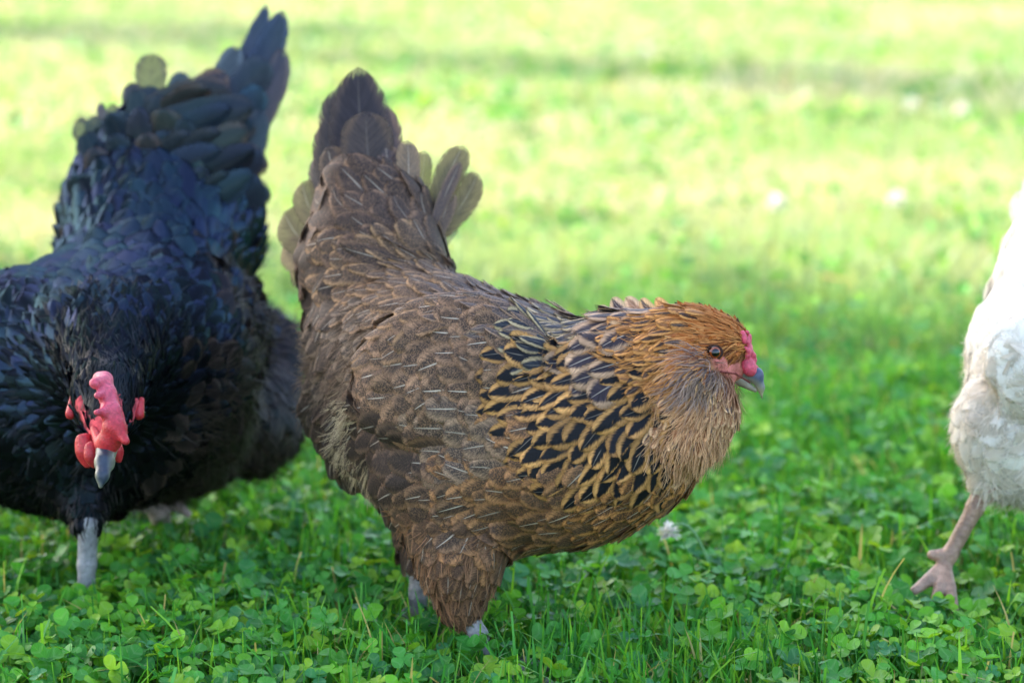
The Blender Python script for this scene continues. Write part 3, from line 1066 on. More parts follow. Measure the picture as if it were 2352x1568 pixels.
    G = [(1690, 752, -1, -.35, 'crown'), (1640, 735, -1, -.1, 'crown'), (1590, 745, -1, .1, 'crown'), (1560, 790, -1, .2, 'crown'), (1610, 770, -1, .05, 'crown'), (1708, 790, -.8, -.6, 'crown'), (1672, 778, -1, -.1, 'crown'),
         (1520, 735, -1, .15, 'nape'), (1500, 780, -1, .2, 'nape'), (1540, 700, -1, .1, 'crown'), (1520, 690, -1, .15, 'nape', .3), (1560, 690, -1, .1, 'crown', .4),
         (1565, 840, -1, .35, 'cheek'), (1530, 880, -.95, .4, 'cheek'), (1545, 820, -1, .2, 'cheek'), (1610, 835, -.6, .7, 'tuft'), (1585, 850, -.7, .7, 'tuft'), (1622, 865, -.3, 1, 'tuft'), (1600, 880, -.5, 1, 'tuft'),
         (1698, 815, -.6, .7, 'lore'), (1690, 800, -.8, .4, 'lore'), (1684, 824, -.6, .7, 'lore'), (1672, 806, -1, .2, 'lore'), (1668, 842, -.7, .7, 'stub'), (1690, 856, -.7, .7, 'stub'), (1652, 826, -.7, .7, 'stub'),
         (1690, 890, -.5, .8, 'chin'), (1702, 905, -.4, .9, 'chin'), (1670, 880, -.6, .8, 'chin'), (1650, 925, -.55, .85, 'beard'), (1600, 930, -.7, .7, 'beard'), (1560, 930, -.8, .6, 'beard'), (1640, 985, -.4, .95, 'beard'), (1590, 1010, -.4, .95, 'beard'), (1550, 1000, -.6, .8, 'beard'), (1570, 1060, -.2, 1, 'beard'), (1680, 930, -.3, 1, 'beard'),
         (1440, 720, -1, .12, 'hbig'), (1450, 780, -1, .15, 'nape'), (1400, 750, -1, .1, 'hbig'), (1370, 790, -1, .05, 'hbig'), (1380, 850, -1, .1, 'hbig'), (1440, 850, -1, .2, 'hackle'), (1340, 800, -1, .1, 'hackle'), (1330, 870, -1, .15, 'hackle'), (1400, 700, -1, .1, 'hbig', .3),
         (1490, 850, -.95, .35, 'nape'), (1480, 900, -.85, .5, 'hackle'), (1500, 960, -.65, .75, 'hackle'),
         (1290, 770, -1, .02, 'cape'), (1230, 765, -1, 0, 'cape'), (1320, 735, -1, -.1, 'cape'), (1340, 760, -1, 0, 'cape'), (1360, 730, -1, 0, 'cape'), (1200, 790, -1, .05, 'cape'),
         (1210, 850, -1, .12, 'hackle'), (1290, 850, -1, .15, 'hackle'), (1220, 920, -.95, .3, 'hackle'), (1300, 930, -.85, .45, 'hackle'), (1390, 930, -.8, .55, 'hackle'), (1270, 1000, -.8, .55, 'hackle'), (1360, 1020, -.6, .8, 'hackle'), (1440, 1010, -.55, .85, 'hackle'), (1310, 1060, -.6, .75, 'hackle'), (1400, 1090, -.4, .95, 'hackle'), (1480, 1080, -.3, 1, 'hackle'), (1530, 1060, -.2, 1, 'hackle'), (1250, 1040, -.75, .6, 'hackle'),
         (1560, 1110, -.45, .9, 'bust'), (1510, 1140, -.5, .85, 'bust'), (1480, 1190, -.75, .65, 'bust'), (1400, 1170, -.8, .55, 'bust'), (1440, 1150, -.6, .75, 'bust'), (1400, 1220, -.9, .4, 'bust'),
         (1310, 1150, -.9, .4, 'breast'), (1210, 1120, -1, .1, 'breast'), (1300, 1210, -.9, .4, 'breast'), (1200, 1200, -.95, .35, 'breast'), (1220, 1260, -.9, .45, 'breast'), (1100, 1130, -1, .05, 'breast'), (1080, 1190, -.95, .3, 'breast'), (1010, 1110, -1, .05, 'side'), (1000, 1180, -.95, .35, 'side'), (950, 1110, -1, .1, 'side'), (960, 1180, -.9, .35, 'side'), (1050, 1100, -1, 0, 'breast'),
         (1170, 1050, -1, -.15, 'breast'), (1130, 1000, -1, -.25, 'shoulder'), (1060, 1040, -1, -.3, 'shoulder'), (1030, 1010, -1, -.3, 'shoulder'), (985, 1050, -1, -.2, 'side'), (1130, 950, -1, -.1, 'wing'), (1070, 960, -1, 0, 'wing'), (1170, 990, -1, -.1, 'breast'),
         (1120, 800, -1, .05, 'wing'), (1040, 790, -1, .05, 'wing'), (960, 790, -1, .12, 'wing'), (1150, 880, -1, .1, 'wing'), (1060, 870, -1, .12, 'wing'), (960, 870, -1, .25, 'wing'), (900, 830, -1, .2, 'wing'), (1000, 940, -1, .2, 'wing'), (930, 940, -.95, .3, 'wing'), (1080, 740, -1, 0, 'wing'), (880, 890, -1, .3, 'wing'),
         (1310, 705, -1, -.3, 'back'), (1230, 690, -1, -.25, 'back'), (1140, 690, -1, -.25, 'back'), (1060, 670, -.95, -.35, 'back'), (1010, 630, -.8, -.6, 'back'), (1160, 740, -1, -.1, 'back'), (1200, 650, -1, -.35, 'back', .3), (1100, 630, -.9, -.5, 'back', .3),
         (960, 700, -1, -.1, 'saddle'), (870, 700, -1, .1, 'saddle'), (800, 650, -1, .0, 'saddle'), (890, 610, -.95, -.2, 'saddle'), (760, 600, -1, .1, 'saddle'), (960, 590, -.6, -.8, 'saddle'), (980, 640, -.7, -.6, 'saddle'), (720, 660, -1, .3, 'flank'), (920, 740, -1, .15, 'saddle'),
         (850, 530, -.85, -.5, 'covert'), (780, 510, -.9, -.35, 'covert'), (750, 540, -.95, -.1, 'covert'), (900, 480, -.35, -.95, 'covert'), (940, 510, -.2, -1, 'covert'), (820, 450, -.5, -.85, 'covert'), (990, 560, -.1, -1, 'covert'),
         (740, 740, -.6, .7, 'flank'), (790, 770, -.7, .7, 'fluff'), (830, 760, -.8, .5, 'fluff'), (760, 820, -.5, .8, 'flank'), (730, 890, -.7, .6, 'fluff'),
         (780, 960, -1, .2, 'flank'), (850, 1010, -1, .2, 'flank'), (810, 1060, -1, .4, 'flank'), (900, 1090, -1, .25, 'flank'), (930, 1050, -1, .1, 'flank'), (740, 950, -.9, .4, 'flank'),
         (700, 980, -.4, .9, 'tan', .4), (720, 1070, -.2, 1, 'tan', .3), (770, 1120, .1, 1, 'tan', .3), (700, 850, -.6, .5, 'fluff', .4), (715, 800, -.6, .3, 'fluff', .4), (740, 1010, -.6, .7, 'flank'), (770, 1070, -.4, .9, 'flank'), (830, 1110, -.3, .9, 'flank'), (730, 1000, -.6, .7, 'flank'), (860, 1160, 0, 1, 'flank'),
         (1050, 1270, -.25, 1, 'thigh'), (1000, 1270, -.2, 1, 'thigh'), (1100, 1280, -.2, 1, 'thigh'), (1050, 1350, 0, 1, 'thigh'), (1090, 1390, .1, 1, 'thigh'), (1010, 1380, .1, 1, 'thigh'), (970, 1250, -.1, 1, 'thigh')]
    eye_c = P(1642, 800, 1.71); eye_c = s.project(eye_c - AX_F[None] * .03, 0, 6)[0]
    def bare(X):
        u, v = project(X)
        f = poly_in(u, v, [(1706, 830), (1735, 850), (1722, 884), (1692, 878), (1684, 852)])
        f |= (np.hypot(u - 1642, v - 800) < 16)
        f |= (u > 1705) & (v > 812)
        return f
    md = plumage(root, s, V, F, G, T, 1.75 / FPX, fm, sm, ncand=130000, d0=1.8, jit=.0045, bare=bare)
    # tail: brown-grey blades, some a little see-through, backlit olive put into their colour
    dk, ed = (70, 60, 66), (120, 92, 76)
    ol, oe = (120, 104, 68), (104, 86, 66)
    tail_feathers(root, [
        (880, 520, 1.925, 876, 235, 1.94, 50, dk, ed, .2, .5, .2, 1, -.03, .5),
        (852, 500, 1.92, 822, 154, 1.935, 76, (45, 39, 45), (76, 62, 56), .12, .2, .08, 1, .02, .1, 'tip'),
        (820, 500, 1.925, 776, 200, 1.945, 56, (47, 42, 48), (74, 62, 59), .1, .1, .4, 1, .03, -.25),
        (792, 500, 1.92, 748, 275, 1.95, 48, (44, 38, 42), (81, 65, 57), .12, .1, .4, 1, .03, -.4),
        (770, 520, 1.92, 730, 350, 1.95, 40, (48, 41, 44), (87, 71, 62), .14, .2, .4, 1, .04, -.5),
        (862, 480, 1.89, 840, 256, 1.9, 62, (62, 53, 53), (93, 74, 60), .14, .3, .08, 1, .02, .15),
        (900, 480, 1.89, 884, 330, 1.90, 42, (80, 68, 70), (136, 106, 84), .16, .5, .5, 1, -.02, .3),
        (800, 470, 1.89, 752, 338, 1.91, 38, (62, 51, 48), (103, 81, 63), .16, .4, .6, 1, .04, -.3),
        (930, 500, 1.885, 936, 322, 1.895, 30, (112, 94, 80), (150, 120, 92), .2, .8, .5, 1, -.03, .3),
        (950, 500, 1.90, 976, 346, 1.91, 24, ol, oe, .2, .2, .3, .85, -.03, .4),
        (985, 520, 1.895, 1064, 334, 1.905, 36, (92, 78, 64), (120, 104, 70), .5, .3, .4, .95, .03, -.2),
        (992, 530, 1.885, 1058, 372, 1.89, 17, (86, 72, 70), (130, 104, 84), .2, .4, .6, 1, .02, .2),
        (998, 550, 1.90, 1098, 398, 1.91, 34, (96, 80, 66), (124, 106, 74), .48, .4, .3, .95, -.05, .3),
        (1000, 560, 1.89, 1040, 440, 1.90, 24, (92, 76, 70), (140, 112, 88), .2, .5, .6, 1, .02, .3),
        (1010, 590, 1.90, 1050, 522, 1.91, 14, (120, 110, 100), (120, 100, 80), .3, .3, .3, .6, .1, .3),
        (740, 530, 1.925, 694, 416, 1.95, 40, (100, 84, 62), ol, .5, .3, .3, .95, .06, -.3),
        (730, 580, 1.925, 652, 486, 1.95, 48, (104, 86, 62), ol, .5, .3, .3, .95, .08, -.3),
        (724, 610, 1.925, 652, 556, 1.95, 42, (110, 88, 66), (150, 124, 88), .5, .3, .3, .97, .08, -.2),
        (722, 630, 1.93, 664, 622, 1.95, 30, (150, 120, 92), oe, .3, .3, .4, .8, .1, -.2),
        (1040, 985, 1.722, 880, 952, 1.742, 24, (52, 43, 44), (88, 70, 60), .2, .3, .2, 1, -.06, -.3),
        (1030, 960, 1.716, 862, 912, 1.738, 25, (58, 47, 44), (104, 80, 64), .24, .5, .2, 1, -.08, -.3),
        (1060, 1010, 1.720, 905, 985, 1.740, 22, (46, 39, 42), (78, 64, 58), .2, .2, .2, 1, -.05, -.3),
        (1010, 920, 1.712, 848, 868, 1.738, 26, (66, 53, 46), (122, 92, 70), .26, .6, .2, 1, -.09, -.3),
        (985, 1040, 1.742, 893, 1005, 1.758, 23, (122, 108, 112), (130, 112, 108), .2, .2, .3, 1, .1, .1),
    ], tm, parent=md['tail'])
    # a few ruffled feathers standing up along the nape
    pc, pe = (62, 50, 54), (206, 168, 132)
    tail_feathers(root, [
        (1490, 745, 1.735, 1404, 684, 1.755, 20, pc, pe, .4, .1, .5, 1, .10, .2),
        (1520, 735, 1.730, 1436, 682, 1.752, 19, (150, 110, 84), pe, .4, .1, .3, 1, .08, .3),
        (1545, 735, 1.725, 1470, 686, 1.745, 17, pc, (214, 168, 118), .45, .1, .4, 1, .10, .1),
        (1575, 730, 1.722, 1505, 684, 1.740, 15, (170, 112, 62), (216, 160, 100), .4, .1, .3, 1, .08, .2),
        (1465, 765, 1.730, 1374, 704, 1.748, 21, (44, 40, 50), pe, .34, .1, .6, 1, .10, -.2),
        (1480, 790, 1.705, 1396, 742, 1.712, 22, (54, 44, 50), (204, 160, 116), .34, .1, .8, 1, .08, .1),
    ], fm, 'ruffled_feather', parent=md['neck_feathers'])
    # face
    ey = eye(root, eye_c + AX_F * .0026, .0054, -AX_F + .16 * AX_R - .05 * AX_U, (138, 64, 20))
    def lid(q):
        for k in range(14):
            a = k / 14 * 2 * math.pi; b = (k + 1) / 14 * 2 * math.pi
            f = lambda a: eye_c + AX_F * .0004 + (AX_R * math.cos(a) * 1.14 + AX_U * math.sin(a) * .92) * .0047
            q.cone(f(a), f(b), .0009, .0009, .001)
    sdf_part('eyelid', lid, .0007, M_BODY, ey, lin(58, 40, 34))
    def comb(q):
        r0 = np.random.default_rng(4)
        for t in np.linspace(0, 1, 9):
            u, v = 1712 + 18 * t, 766 + 82 * t
            ds = min(s_d(s, u - 6, v), 1.715)
            for dd, du in ((.0, -5), (.004, 3), (.008, 1)):
                q.ball(P(u + du + r0.normal(0, 2.2), v + r0.normal(0, 2), ds + dd), px(5 + 3 * t + r0.normal(0, 1.2), 1.71), .0025)
        q.cone(P(1712, 838, 1.702), P(1724, 852, 1.704), px(11, 1.7), px(10, 1.7), .004); q.ball(P(1722, 848, 1.702), px(13, 1.7), .004); q.ball(P(1722, 848, 1.718), px(13, 1.7), .004)
    sdf_part('comb', comb, .0012, M_RED, root, lin(202, 76, 94))
    def upper(q):
        q.cone(P(1698, 848, 1.71), P(1735, 862, 1.71), px(23, 1.71), px(16.5, 1.71), .004)
        q.cone(P(1735, 862, 1.71), P(1747, 889, 1.71), px(16.5, 1.71), px(8, 1.71), .004)
        q.cone(P(1747, 889, 1.71), P(1750, 914, 1.71), px(8, 1.71), px(2, 1.71), .003)
    def beakcol(Vv):
        u, v = project(Vv)
        k = np.clip(((v - 852) - (u - 1712) * .55) / 30, 0, 1)[:, None]
        return lin(78, 82, 104) * (1 - k) + lin(170, 160, 122) * k
    bk = sdf_part('beak', upper, .0011, M_BEAK, root, beakcol)
    sdf_part('nostril', lambda q: q.cone(P(1713, 849, 1.7005), P(1722, 853, 1.7005), px(3, 1.7), px(2, 1.7), .001), .0006, M_BODY, bk, lin(80, 40, 40))
    sdf_part('mouth_line', lambda q: (q.cone(P(1655, 853, s_d(s, 1655, 853)), P(1690, 858, s_d(s, 1690, 858)), px(2, 1.7), px(2, 1.7), .001), q.cone(P(1690, 858, s_d(s, 1690, 858)), P(1722, 878, 1.702), px(2, 1.7), px(2, 1.7), .001)), .0006, M_BODY, bk, lin(120, 62, 58))
    def lower(q):
        q.cone(P(1690, 868, 1.71), P(1735, 896, 1.71), px(15, 1.71), px(5, 1.71), .003)
    sdf_part('lower_beak', lower, .0011, M_BEAK, bk, lin(140, 128, 108))
    # legs
    hk = P(1062, 1390, 1.768); f0 = on_ground(1112, 1530, SOIL + .006)
    leg(root, [(hk, .0085), (hk * .5 + f0 * .5 + np.array([.004, 0, 0]), .0068), (f0, .007)], toes_at(f0, (.8, -.45, 0), (.55, 0, -.5), .055), lin(134, 130, 128), 1.77)
    hk = P(966, 1290, 1.86); f0 = on_ground(958, 1425, SOIL + .006)
    leg(root, [(hk, .0095), (hk * .5 + f0 * .5, .0072), (f0, .0075)], toes_at(f0, (.8, -.45, 0), (.55, 0, -.5), .055), lin(122, 118, 116), 1.84)


def s_d(s, u, v):
    h_ = ray_hit(s, u, v)
    return float((h_ - CAM) @ AX_F) if h_ is not None else 1.71


def project(X):
    X = np.atleast_2d(X) - CAM
    d = X @ AX_F
    return 1176 + (X @ AX_R) / d * FPX, 784 - (X @ AX_U) / d * FPX


def poly_in(u, v, poly):
    ins = np.zeros(len(u), bool)
    n = len(poly)
    for i in range(n):
        (x1, y1), (x2, y2) = poly[i], poly[(i + 1) % n]
        c = ((y1 > v) != (y2 > v)) & (u < (x2 - x1) * (v - y1) / ((y2 - y1) + 1e-9) + x1)
        ins ^= c
    return ins


# ------------------------------------------------------------------ black hen
def black_hen():
    f0 = on_ground(196, 1385, SOIL + .006); f1 = on_ground(372, 1215, SOIL + .006)
    root = empty("black_hen", ((f0[0] + f1[0]) / 2, (f0[1] + f1[1]) / 2, SOIL), "glossy black hen with red comb and wattles walking head-on with lowered head", "hen")
    s = Sdf()
    B = lambda u, v, d, r, k=.03: s.ball(P(u, v, d), px(r, d), k)
    def C(u, v, d, r, u2, v2, d2, r2, k=.03): s.cone(P(u, v, d), P(u2, v2, d2), px(r, d), px(r2, d2), k)
    C(110, 840, 1.99, 232, 330, 800, 1.995, 222, .05)
    C(190, 938, 1.965, 226, 335, 900, 1.98, 212, .05)
    C(20, 930, 1.98, 190, 190, 940, 1.965, 200, .05)
    C(300, 720, 2.06, 200, 360, 580, 2.12, 205, .05)
    s.ell(P(372, 480, 2.15), [AX_R, AX_F, AX_U], [px(215, 2.15), .052, px(190, 2.15)], .05)
    s.ell(P(400, 350, 2.165), [AX_R, AX_F, AX_U], [px(150, 2.15), .032, px(120, 2.15)], .04)
    C(596, 815, 2.13, 92, 580, 975, 2.11, 90, .04)                # rear fluff
    C(440, 960, 2.06, 140, 540, 960, 2.08, 100, .05)
    C(255, 800, 1.90, 150, 246, 905, 1.805, 78, .04)              # neck
    ha = nrm((D(-.04, .85, -.55))[None])[0]; hs = AX_R - ha * (AX_R @ ha); hs /= np.linalg.norm(hs)
    s.ell(P(246, 940, 1.79), [ha, hs, np.cross(ha, hs)], [px(92, 1.79), px(70, 1.79), px(66, 1.79)], .02)
    C(246, 980, 1.765, 44, 244, 1030, 1.745, 26, .02)
    C(190, 1110, 1.925, 92, 200, 1200, 1.905, 34, .015)             # front thigh
    C(400, 1040, 2.06, 100, 370, 1120, 2.065, 40, .03)
    wa = D(.55, -.45, .7); wn = nrm((.75 * AX_R - AX_F * .55 + .35 * AX_U)[None])[0]; wn = wn - wa * (wn @ wa); wn /= np.linalg.norm(wn)
    s.ell(P(440, 780, 2.0), [wa, wn, np.cross(wa, wn)], [px(225, 2.), px(62, 2.), px(175, 2.)], .008)
    wa2 = D(-.55, -.45, .7); wn2 = nrm((-.75 * AX_R - AX_F * .55 + .35 * AX_U)[None])[0]; wn2 = wn2 - wa2 * (wn2 @ wa2); wn2 /= np.linalg.norm(wn2)
    s.ell(P(0, 800, 2.0), [wa2, wn2, np.cross(wa2, wn2)], [px(225, 2.), px(62, 2.), px(175, 2.)], .008)
    V, F = s.mesh(.005)
    u_, v_ = project(V)
    col = np.tile(lin(26, 25, 29), (len(V), 1))
    frontal = (V - CAM) @ AX_F < 1.80
    strips = [[(168, 930), (184, 896), (194, 960), (214, 1010), (198, 1004)], [(326, 932), (314, 905), (306, 955), (288, 995), (302, 985)]]
    fc = frontal & poly_in(u_, v_, [(188, 930), (205, 985), (212, 1060), (280, 1060), (292, 1000), (318, 930), (292, 960), (280, 905), (225, 905), (215, 960)])
    for sp_ in strips: fc |= frontal & poly_in(u_, v_, sp_)
    col[fc] = lin(200, 84, 88)
    mesh_np("body", s.project(V, np.where(fc, 0., -.003), 2), F, M_BODY, root, {'fa': rgba(col)})
    fm = feather_mat("black_feather", .3, .42, .02, (.05, .05, .07, 1), gloss=(.015, .020, .041, 1), soft=.8, bump=.2)
    fm2 = feather_mat("black_tail_feather", .38, .42, .22, (.05, .045, .04, 1), gloss=(.018, .023, .036, 1), soft=.82, bump=.2)
    sm = strand_mat("black_down", .45, .3, .05)

    T = {
        'hd': dict(part='head_feathers', A=(26, 27, 32), B=(48, 54, 66), dj=.2, layers=[('s', 30, 1.8, 4.2, 2)], curl=.15),
        'nk': dict(part='neck_feathers', A=(24, 24, 29), B=(40, 44, 56), dj=.18, layers=[('f', 78, 14, 15, 4), ('s', 46, 1.8, 11, 4)], prof='point', eW=.3, P=.5, shaft=.5, shp=.3),
        'sh': dict(part='back_feathers', A=(26, 28, 36), B=(44, 50, 66), dj=.14, layers=[('f', 92, 26, 25, 4)], prof='point', eW=.2, P=.5, shaft=.6, shp=.3),
        'bk': dict(part='back_feathers', A=(30, 36, 52), B=(44, 52, 72), A2=(44, 64, 80), mixp=.25, dj=.12, layers=[('f', 120, 37, 33, 4)], cam=2.6, eW=.15, P=.5, shaft=.5, shp=.3),  # bluish: sky sheen on the back is partly put into the colour
        'rp': dict(part='back_feathers', A=(32, 36, 52), B=(42, 48, 66), A2=(36, 56, 70), mixp=.3, dj=.2, layers=[('f', 96, 31, 30, 7)], eW=.12, P=.4, shaft=.4, shp=.4, cam=3.6),
        'cv': dict(part='tail', A=(32, 34, 44), B=(46, 48, 58), A2=(34, 54, 62), mixp=.35, dj=.22, layers=[('f', 150, 34, 38, 8)], eW=.12, P=.4, shaft=.7, shp=.5, cam=3.2),
        'wgl': dict(part='wing_feathers', key='l', A=(28, 31, 42), B=(42, 50, 72), dj=.1, layers=[('f', 110, 33, 31, 5)], cam=3., eW=.14, P=.5, shaft=.5, shp=.3),
        'wg': dict(part='wing_feathers', A=(28, 31, 42), B=(42, 50, 72), dj=.1, layers=[('f', 110, 33, 31, 5)], cam=3., eW=.14, P=.5, shaft=.5, shp=.3),
        'br': dict(part='breast_feathers', A=(18, 17, 19), B=(30, 30, 34), dj=.12, layers=[('f', 84, 24, 24, 4.5)], eW=.2, P=.5, shaft=.6, shp=.25),
        'fl': dict(part='flank_feathers', A=(74, 60, 54), B=(120, 98, 88), dj=.25, layers=[('f', 100, 34, 36, 7), ('s', 80, 1.8, 6, 10)], eW=.3, P=.4, shaft=.3, curl=.5),
        'fb': dict(part='flank_feathers', A=(120, 88, 70), B=(150, 116, 96), dj=.3, layers=[('s', 70, 2.6, 6, 10)], curl=.5),  # tan of sunlight through the fluff's edge is put into this colour
        'th': dict(part='leg_feathers', A=(38, 33, 34), B=(58, 50, 52), dj=.16, layers=[('f', 80, 22, 26, 4), ('s', 50, 2.2, 9, 6)], eW=.3, P=.4),
    }
    G = [(215, 900, 0, -1, 'hd'), (285, 900, .1, -1, 'hd'), (200, 950, -.2, -1, 'hd'), (300, 950, .3, -1, 'hd'), (250, 860, 0, -1, 'hd'), (185, 910, -.5, -.8, 'hd'), (318, 910, .5, -.8, 'hd'), (195, 880, -.3, -1, 'hd'), (300, 880, .3, -1, 'hd'),
         (180, 990, -.6, .6, 'hd'), (310, 1000, .6, .6, 'hd'),
         (250, 780, 0, -1, 'nk'), (170, 820, -.6, -.8, 'nk'), (340, 820, .6, -.8, 'nk'), (120, 900, -1, -.3, 'nk'), (390, 900, 1, -.25, 'nk'), (130, 980, -1, .3, 'nk'), (380, 1000, .9, .4, 'nk'), (200, 720, -.3, -1, 'nk'), (320, 720, .3, -1, 'nk'), (90, 820, -.9, -.5, 'nk'), (420, 820, .8, -.5, 'nk'),
         (250, 660, 0, -1, 'sh', .5), (120, 700, -.7, -.7, 'sh', .3), (380, 690, .5, -.8, 'sh', .3), (40, 780, -.9, -.5, 'sh'), (30, 900, -1, .0, 'sh'), (440, 720, .6, -.7, 'sh', .3), (60, 1000, -.8, .5, 'sh'),
         (250, 580, .02, -1, 'bk', .6), (120, 600, -.4, -.9, 'bk', .4), (60, 640, -.6, -.8, 'bk', .4), (380, 590, .2, -1, 'bk', .6), (450, 620, .4, -.9, 'bk', .5), (180, 540, -.1, -1, 'bk', .6), (500, 640, .4, -.8, 'bk', .5), (320, 530, 0, -1, 'bk', .6),
         (250, 460, -.1, -1, 'rp'), (380, 460, .05, -1, 'rp'), (480, 470, .3, -1, 'rp'), (180, 440, -.4, -.9, 'rp'), (320, 400, -.1, -1, 'rp'), (430, 410, .2, -1, 'rp'), (540, 520, .5, -.8, 'rp'), (550, 600, .5, -.6, 'rp'),
         (300, 330, -.2, -1, 'cv'), (240, 350, -.4, -.9, 'cv'), (380, 320, .15, -1, 'cv'), (460, 330, .5, -.9, 'cv'), (520, 380, .75, -.6, 'cv'), (420, 270, .4, -.9, 'cv'), (560, 440, .7, -.6, 'cv'),
         (500, 720, .6, -.6, 'wg', .5), (520, 800, .6, -.45, 'wg', .5), (480, 860, .7, -.3, 'wg', .5), (540, 880, .7, -.3, 'wg', .5), (440, 780, .6, -.6, 'wg', .4), (0, 720, -.6, -.6, 'wgl', .5), (-60, 800, -.6, -.4, 'wgl', .5),
         (230, 1080, -.05, 1, 'br'), (130, 1060, -.4, .9, 'br'), (60, 1080, -.6, .8, 'br'), (330, 1060, .5, .8, 'br'), (430, 980, .9, .3, 'br'), (200, 1150, -.1, 1, 'br'), (320, 1120, .5, .8, 'br'), (0, 1020, -.8, .5, 'br'), (420, 1060, .8, .5, 'br'), (250, 1020, 0, 1, 'nk'),
         (480, 960, .9, .2, 'fl'), (560, 960, .8, .5, 'fl'), (600, 850, .8, .4, 'fl'), (620, 940, .7, .7, 'fl'), (560, 1050, .4, .9, 'fl'), (640, 800, .9, .1, 'fl'), (480, 1060, .6, .7, 'fl'), (600, 760, .7, -.2, 'fl'), (590, 1020, .3, 1, 'fl'),
         (610, 735, .4, -.9, 'fb', .5), (650, 750, .6, -.7, 'fb', .5),
         (190, 1190, .1, 1, 'th'), (220, 1200, .1, 1, 'th'), (160, 1180, .2, 1, 'th'), (370, 1100, -.1, 1, 'th')]
    fmd = feather_mat("black_breast_feather", .34, .42, .02, (.05, .05, .06, 1), gloss=(.0065, .008, .0125, 1), soft=.75, bump=.2)
    for nm in ('nk', 'br', 'fl', 'th', 'wg'): T[nm]['mat'] = fmd
    for t_ in T.values():
        for key in ('A', 'B', 'A2'):
            if key in t_: t_[key] = tuple(.5 * x for x in t_[key])
    def bare(X):
        u, v = project(X)
        dd = (X - CAM) @ AX_F
        st = poly_in(u, v, strips[0]) | poly_in(u, v, strips[1])
        return (dd < 1.80) & (st | poly_in(u, v, [(206, 985), (214, 1070), (280, 1070), (292, 1000), (280, 940), (272, 900), (236, 900), (228, 960)]))
    md = plumage(root, s, V, F, G, T, 1.98 / FPX, fm, sm, ncand=110000, d0=2.0, jit=.015, bare=bare)
    k_, e_ = (38, 38, 46), (58, 56, 62)
    ol, oe = (120, 118, 66), (96, 90, 62)  # olive: glow of the sunlit lawn through thin feathers, put into the colour
    # layered round feathers stepping up towards the crest of the tail
    fr = random.Random(5)
    crest = lambda u: np.interp(u, [150, 200, 260, 320, 360, 430, 500, 590, 640], [330, 290, 250, 205, 205, 215, 200, 200, 260])
    cols = [((20, 21, 28), (38, 36, 42)), ((22, 30, 40), (38, 46, 56)), ((38, 31, 30), (72, 56, 48)), ((18, 22, 36), (36, 42, 60)), ((30, 34, 34), (50, 50, 46)), ((15, 15, 20), (32, 30, 34))]
    fan = []
    for row, (off, hw, dd) in enumerate(((0, 35, 2.108), (46, 36, 2.098), (92, 37, 2.09), (140, 36, 2.084), (186, 34, 2.078))):
        u = 190 - row * 12 + (row % 2) * 26
        while u < 590 + row * 4:
            uu = u + fr.uniform(-9, 9); vt = float(crest(uu)) + off + fr.uniform(-12, 12)
            sl_ = (uu - 370) / 260 + (.35 if uu > 430 else 0) * (1 - row / 6)
            A_, B_ = fr.choice(cols)
            k_r = min(max((uu - 400) / 120, 0), 1)
            Lf = 120 + 80 * k_r + fr.uniform(-10, 25); an = sl_ * .75 + .55 * k_r + fr.uniform(-.16, .16)
            fan.append((uu - Lf * math.sin(an), vt + Lf * math.cos(an), dd + .005, uu, vt, dd + fr.uniform(-.004, .004), hw * fr.uniform(.8, 1.2) * (1 + .1 * k_r), A_, B_, .16, .1, .5, 1, fr.uniform(-.09, .09), fr.uniform(-.35, .35) + .3 * sl_, fr.choice(('tail', 'tail', 'round', 'tip'))))
            u += 56 + fr.uniform(-8, 10)
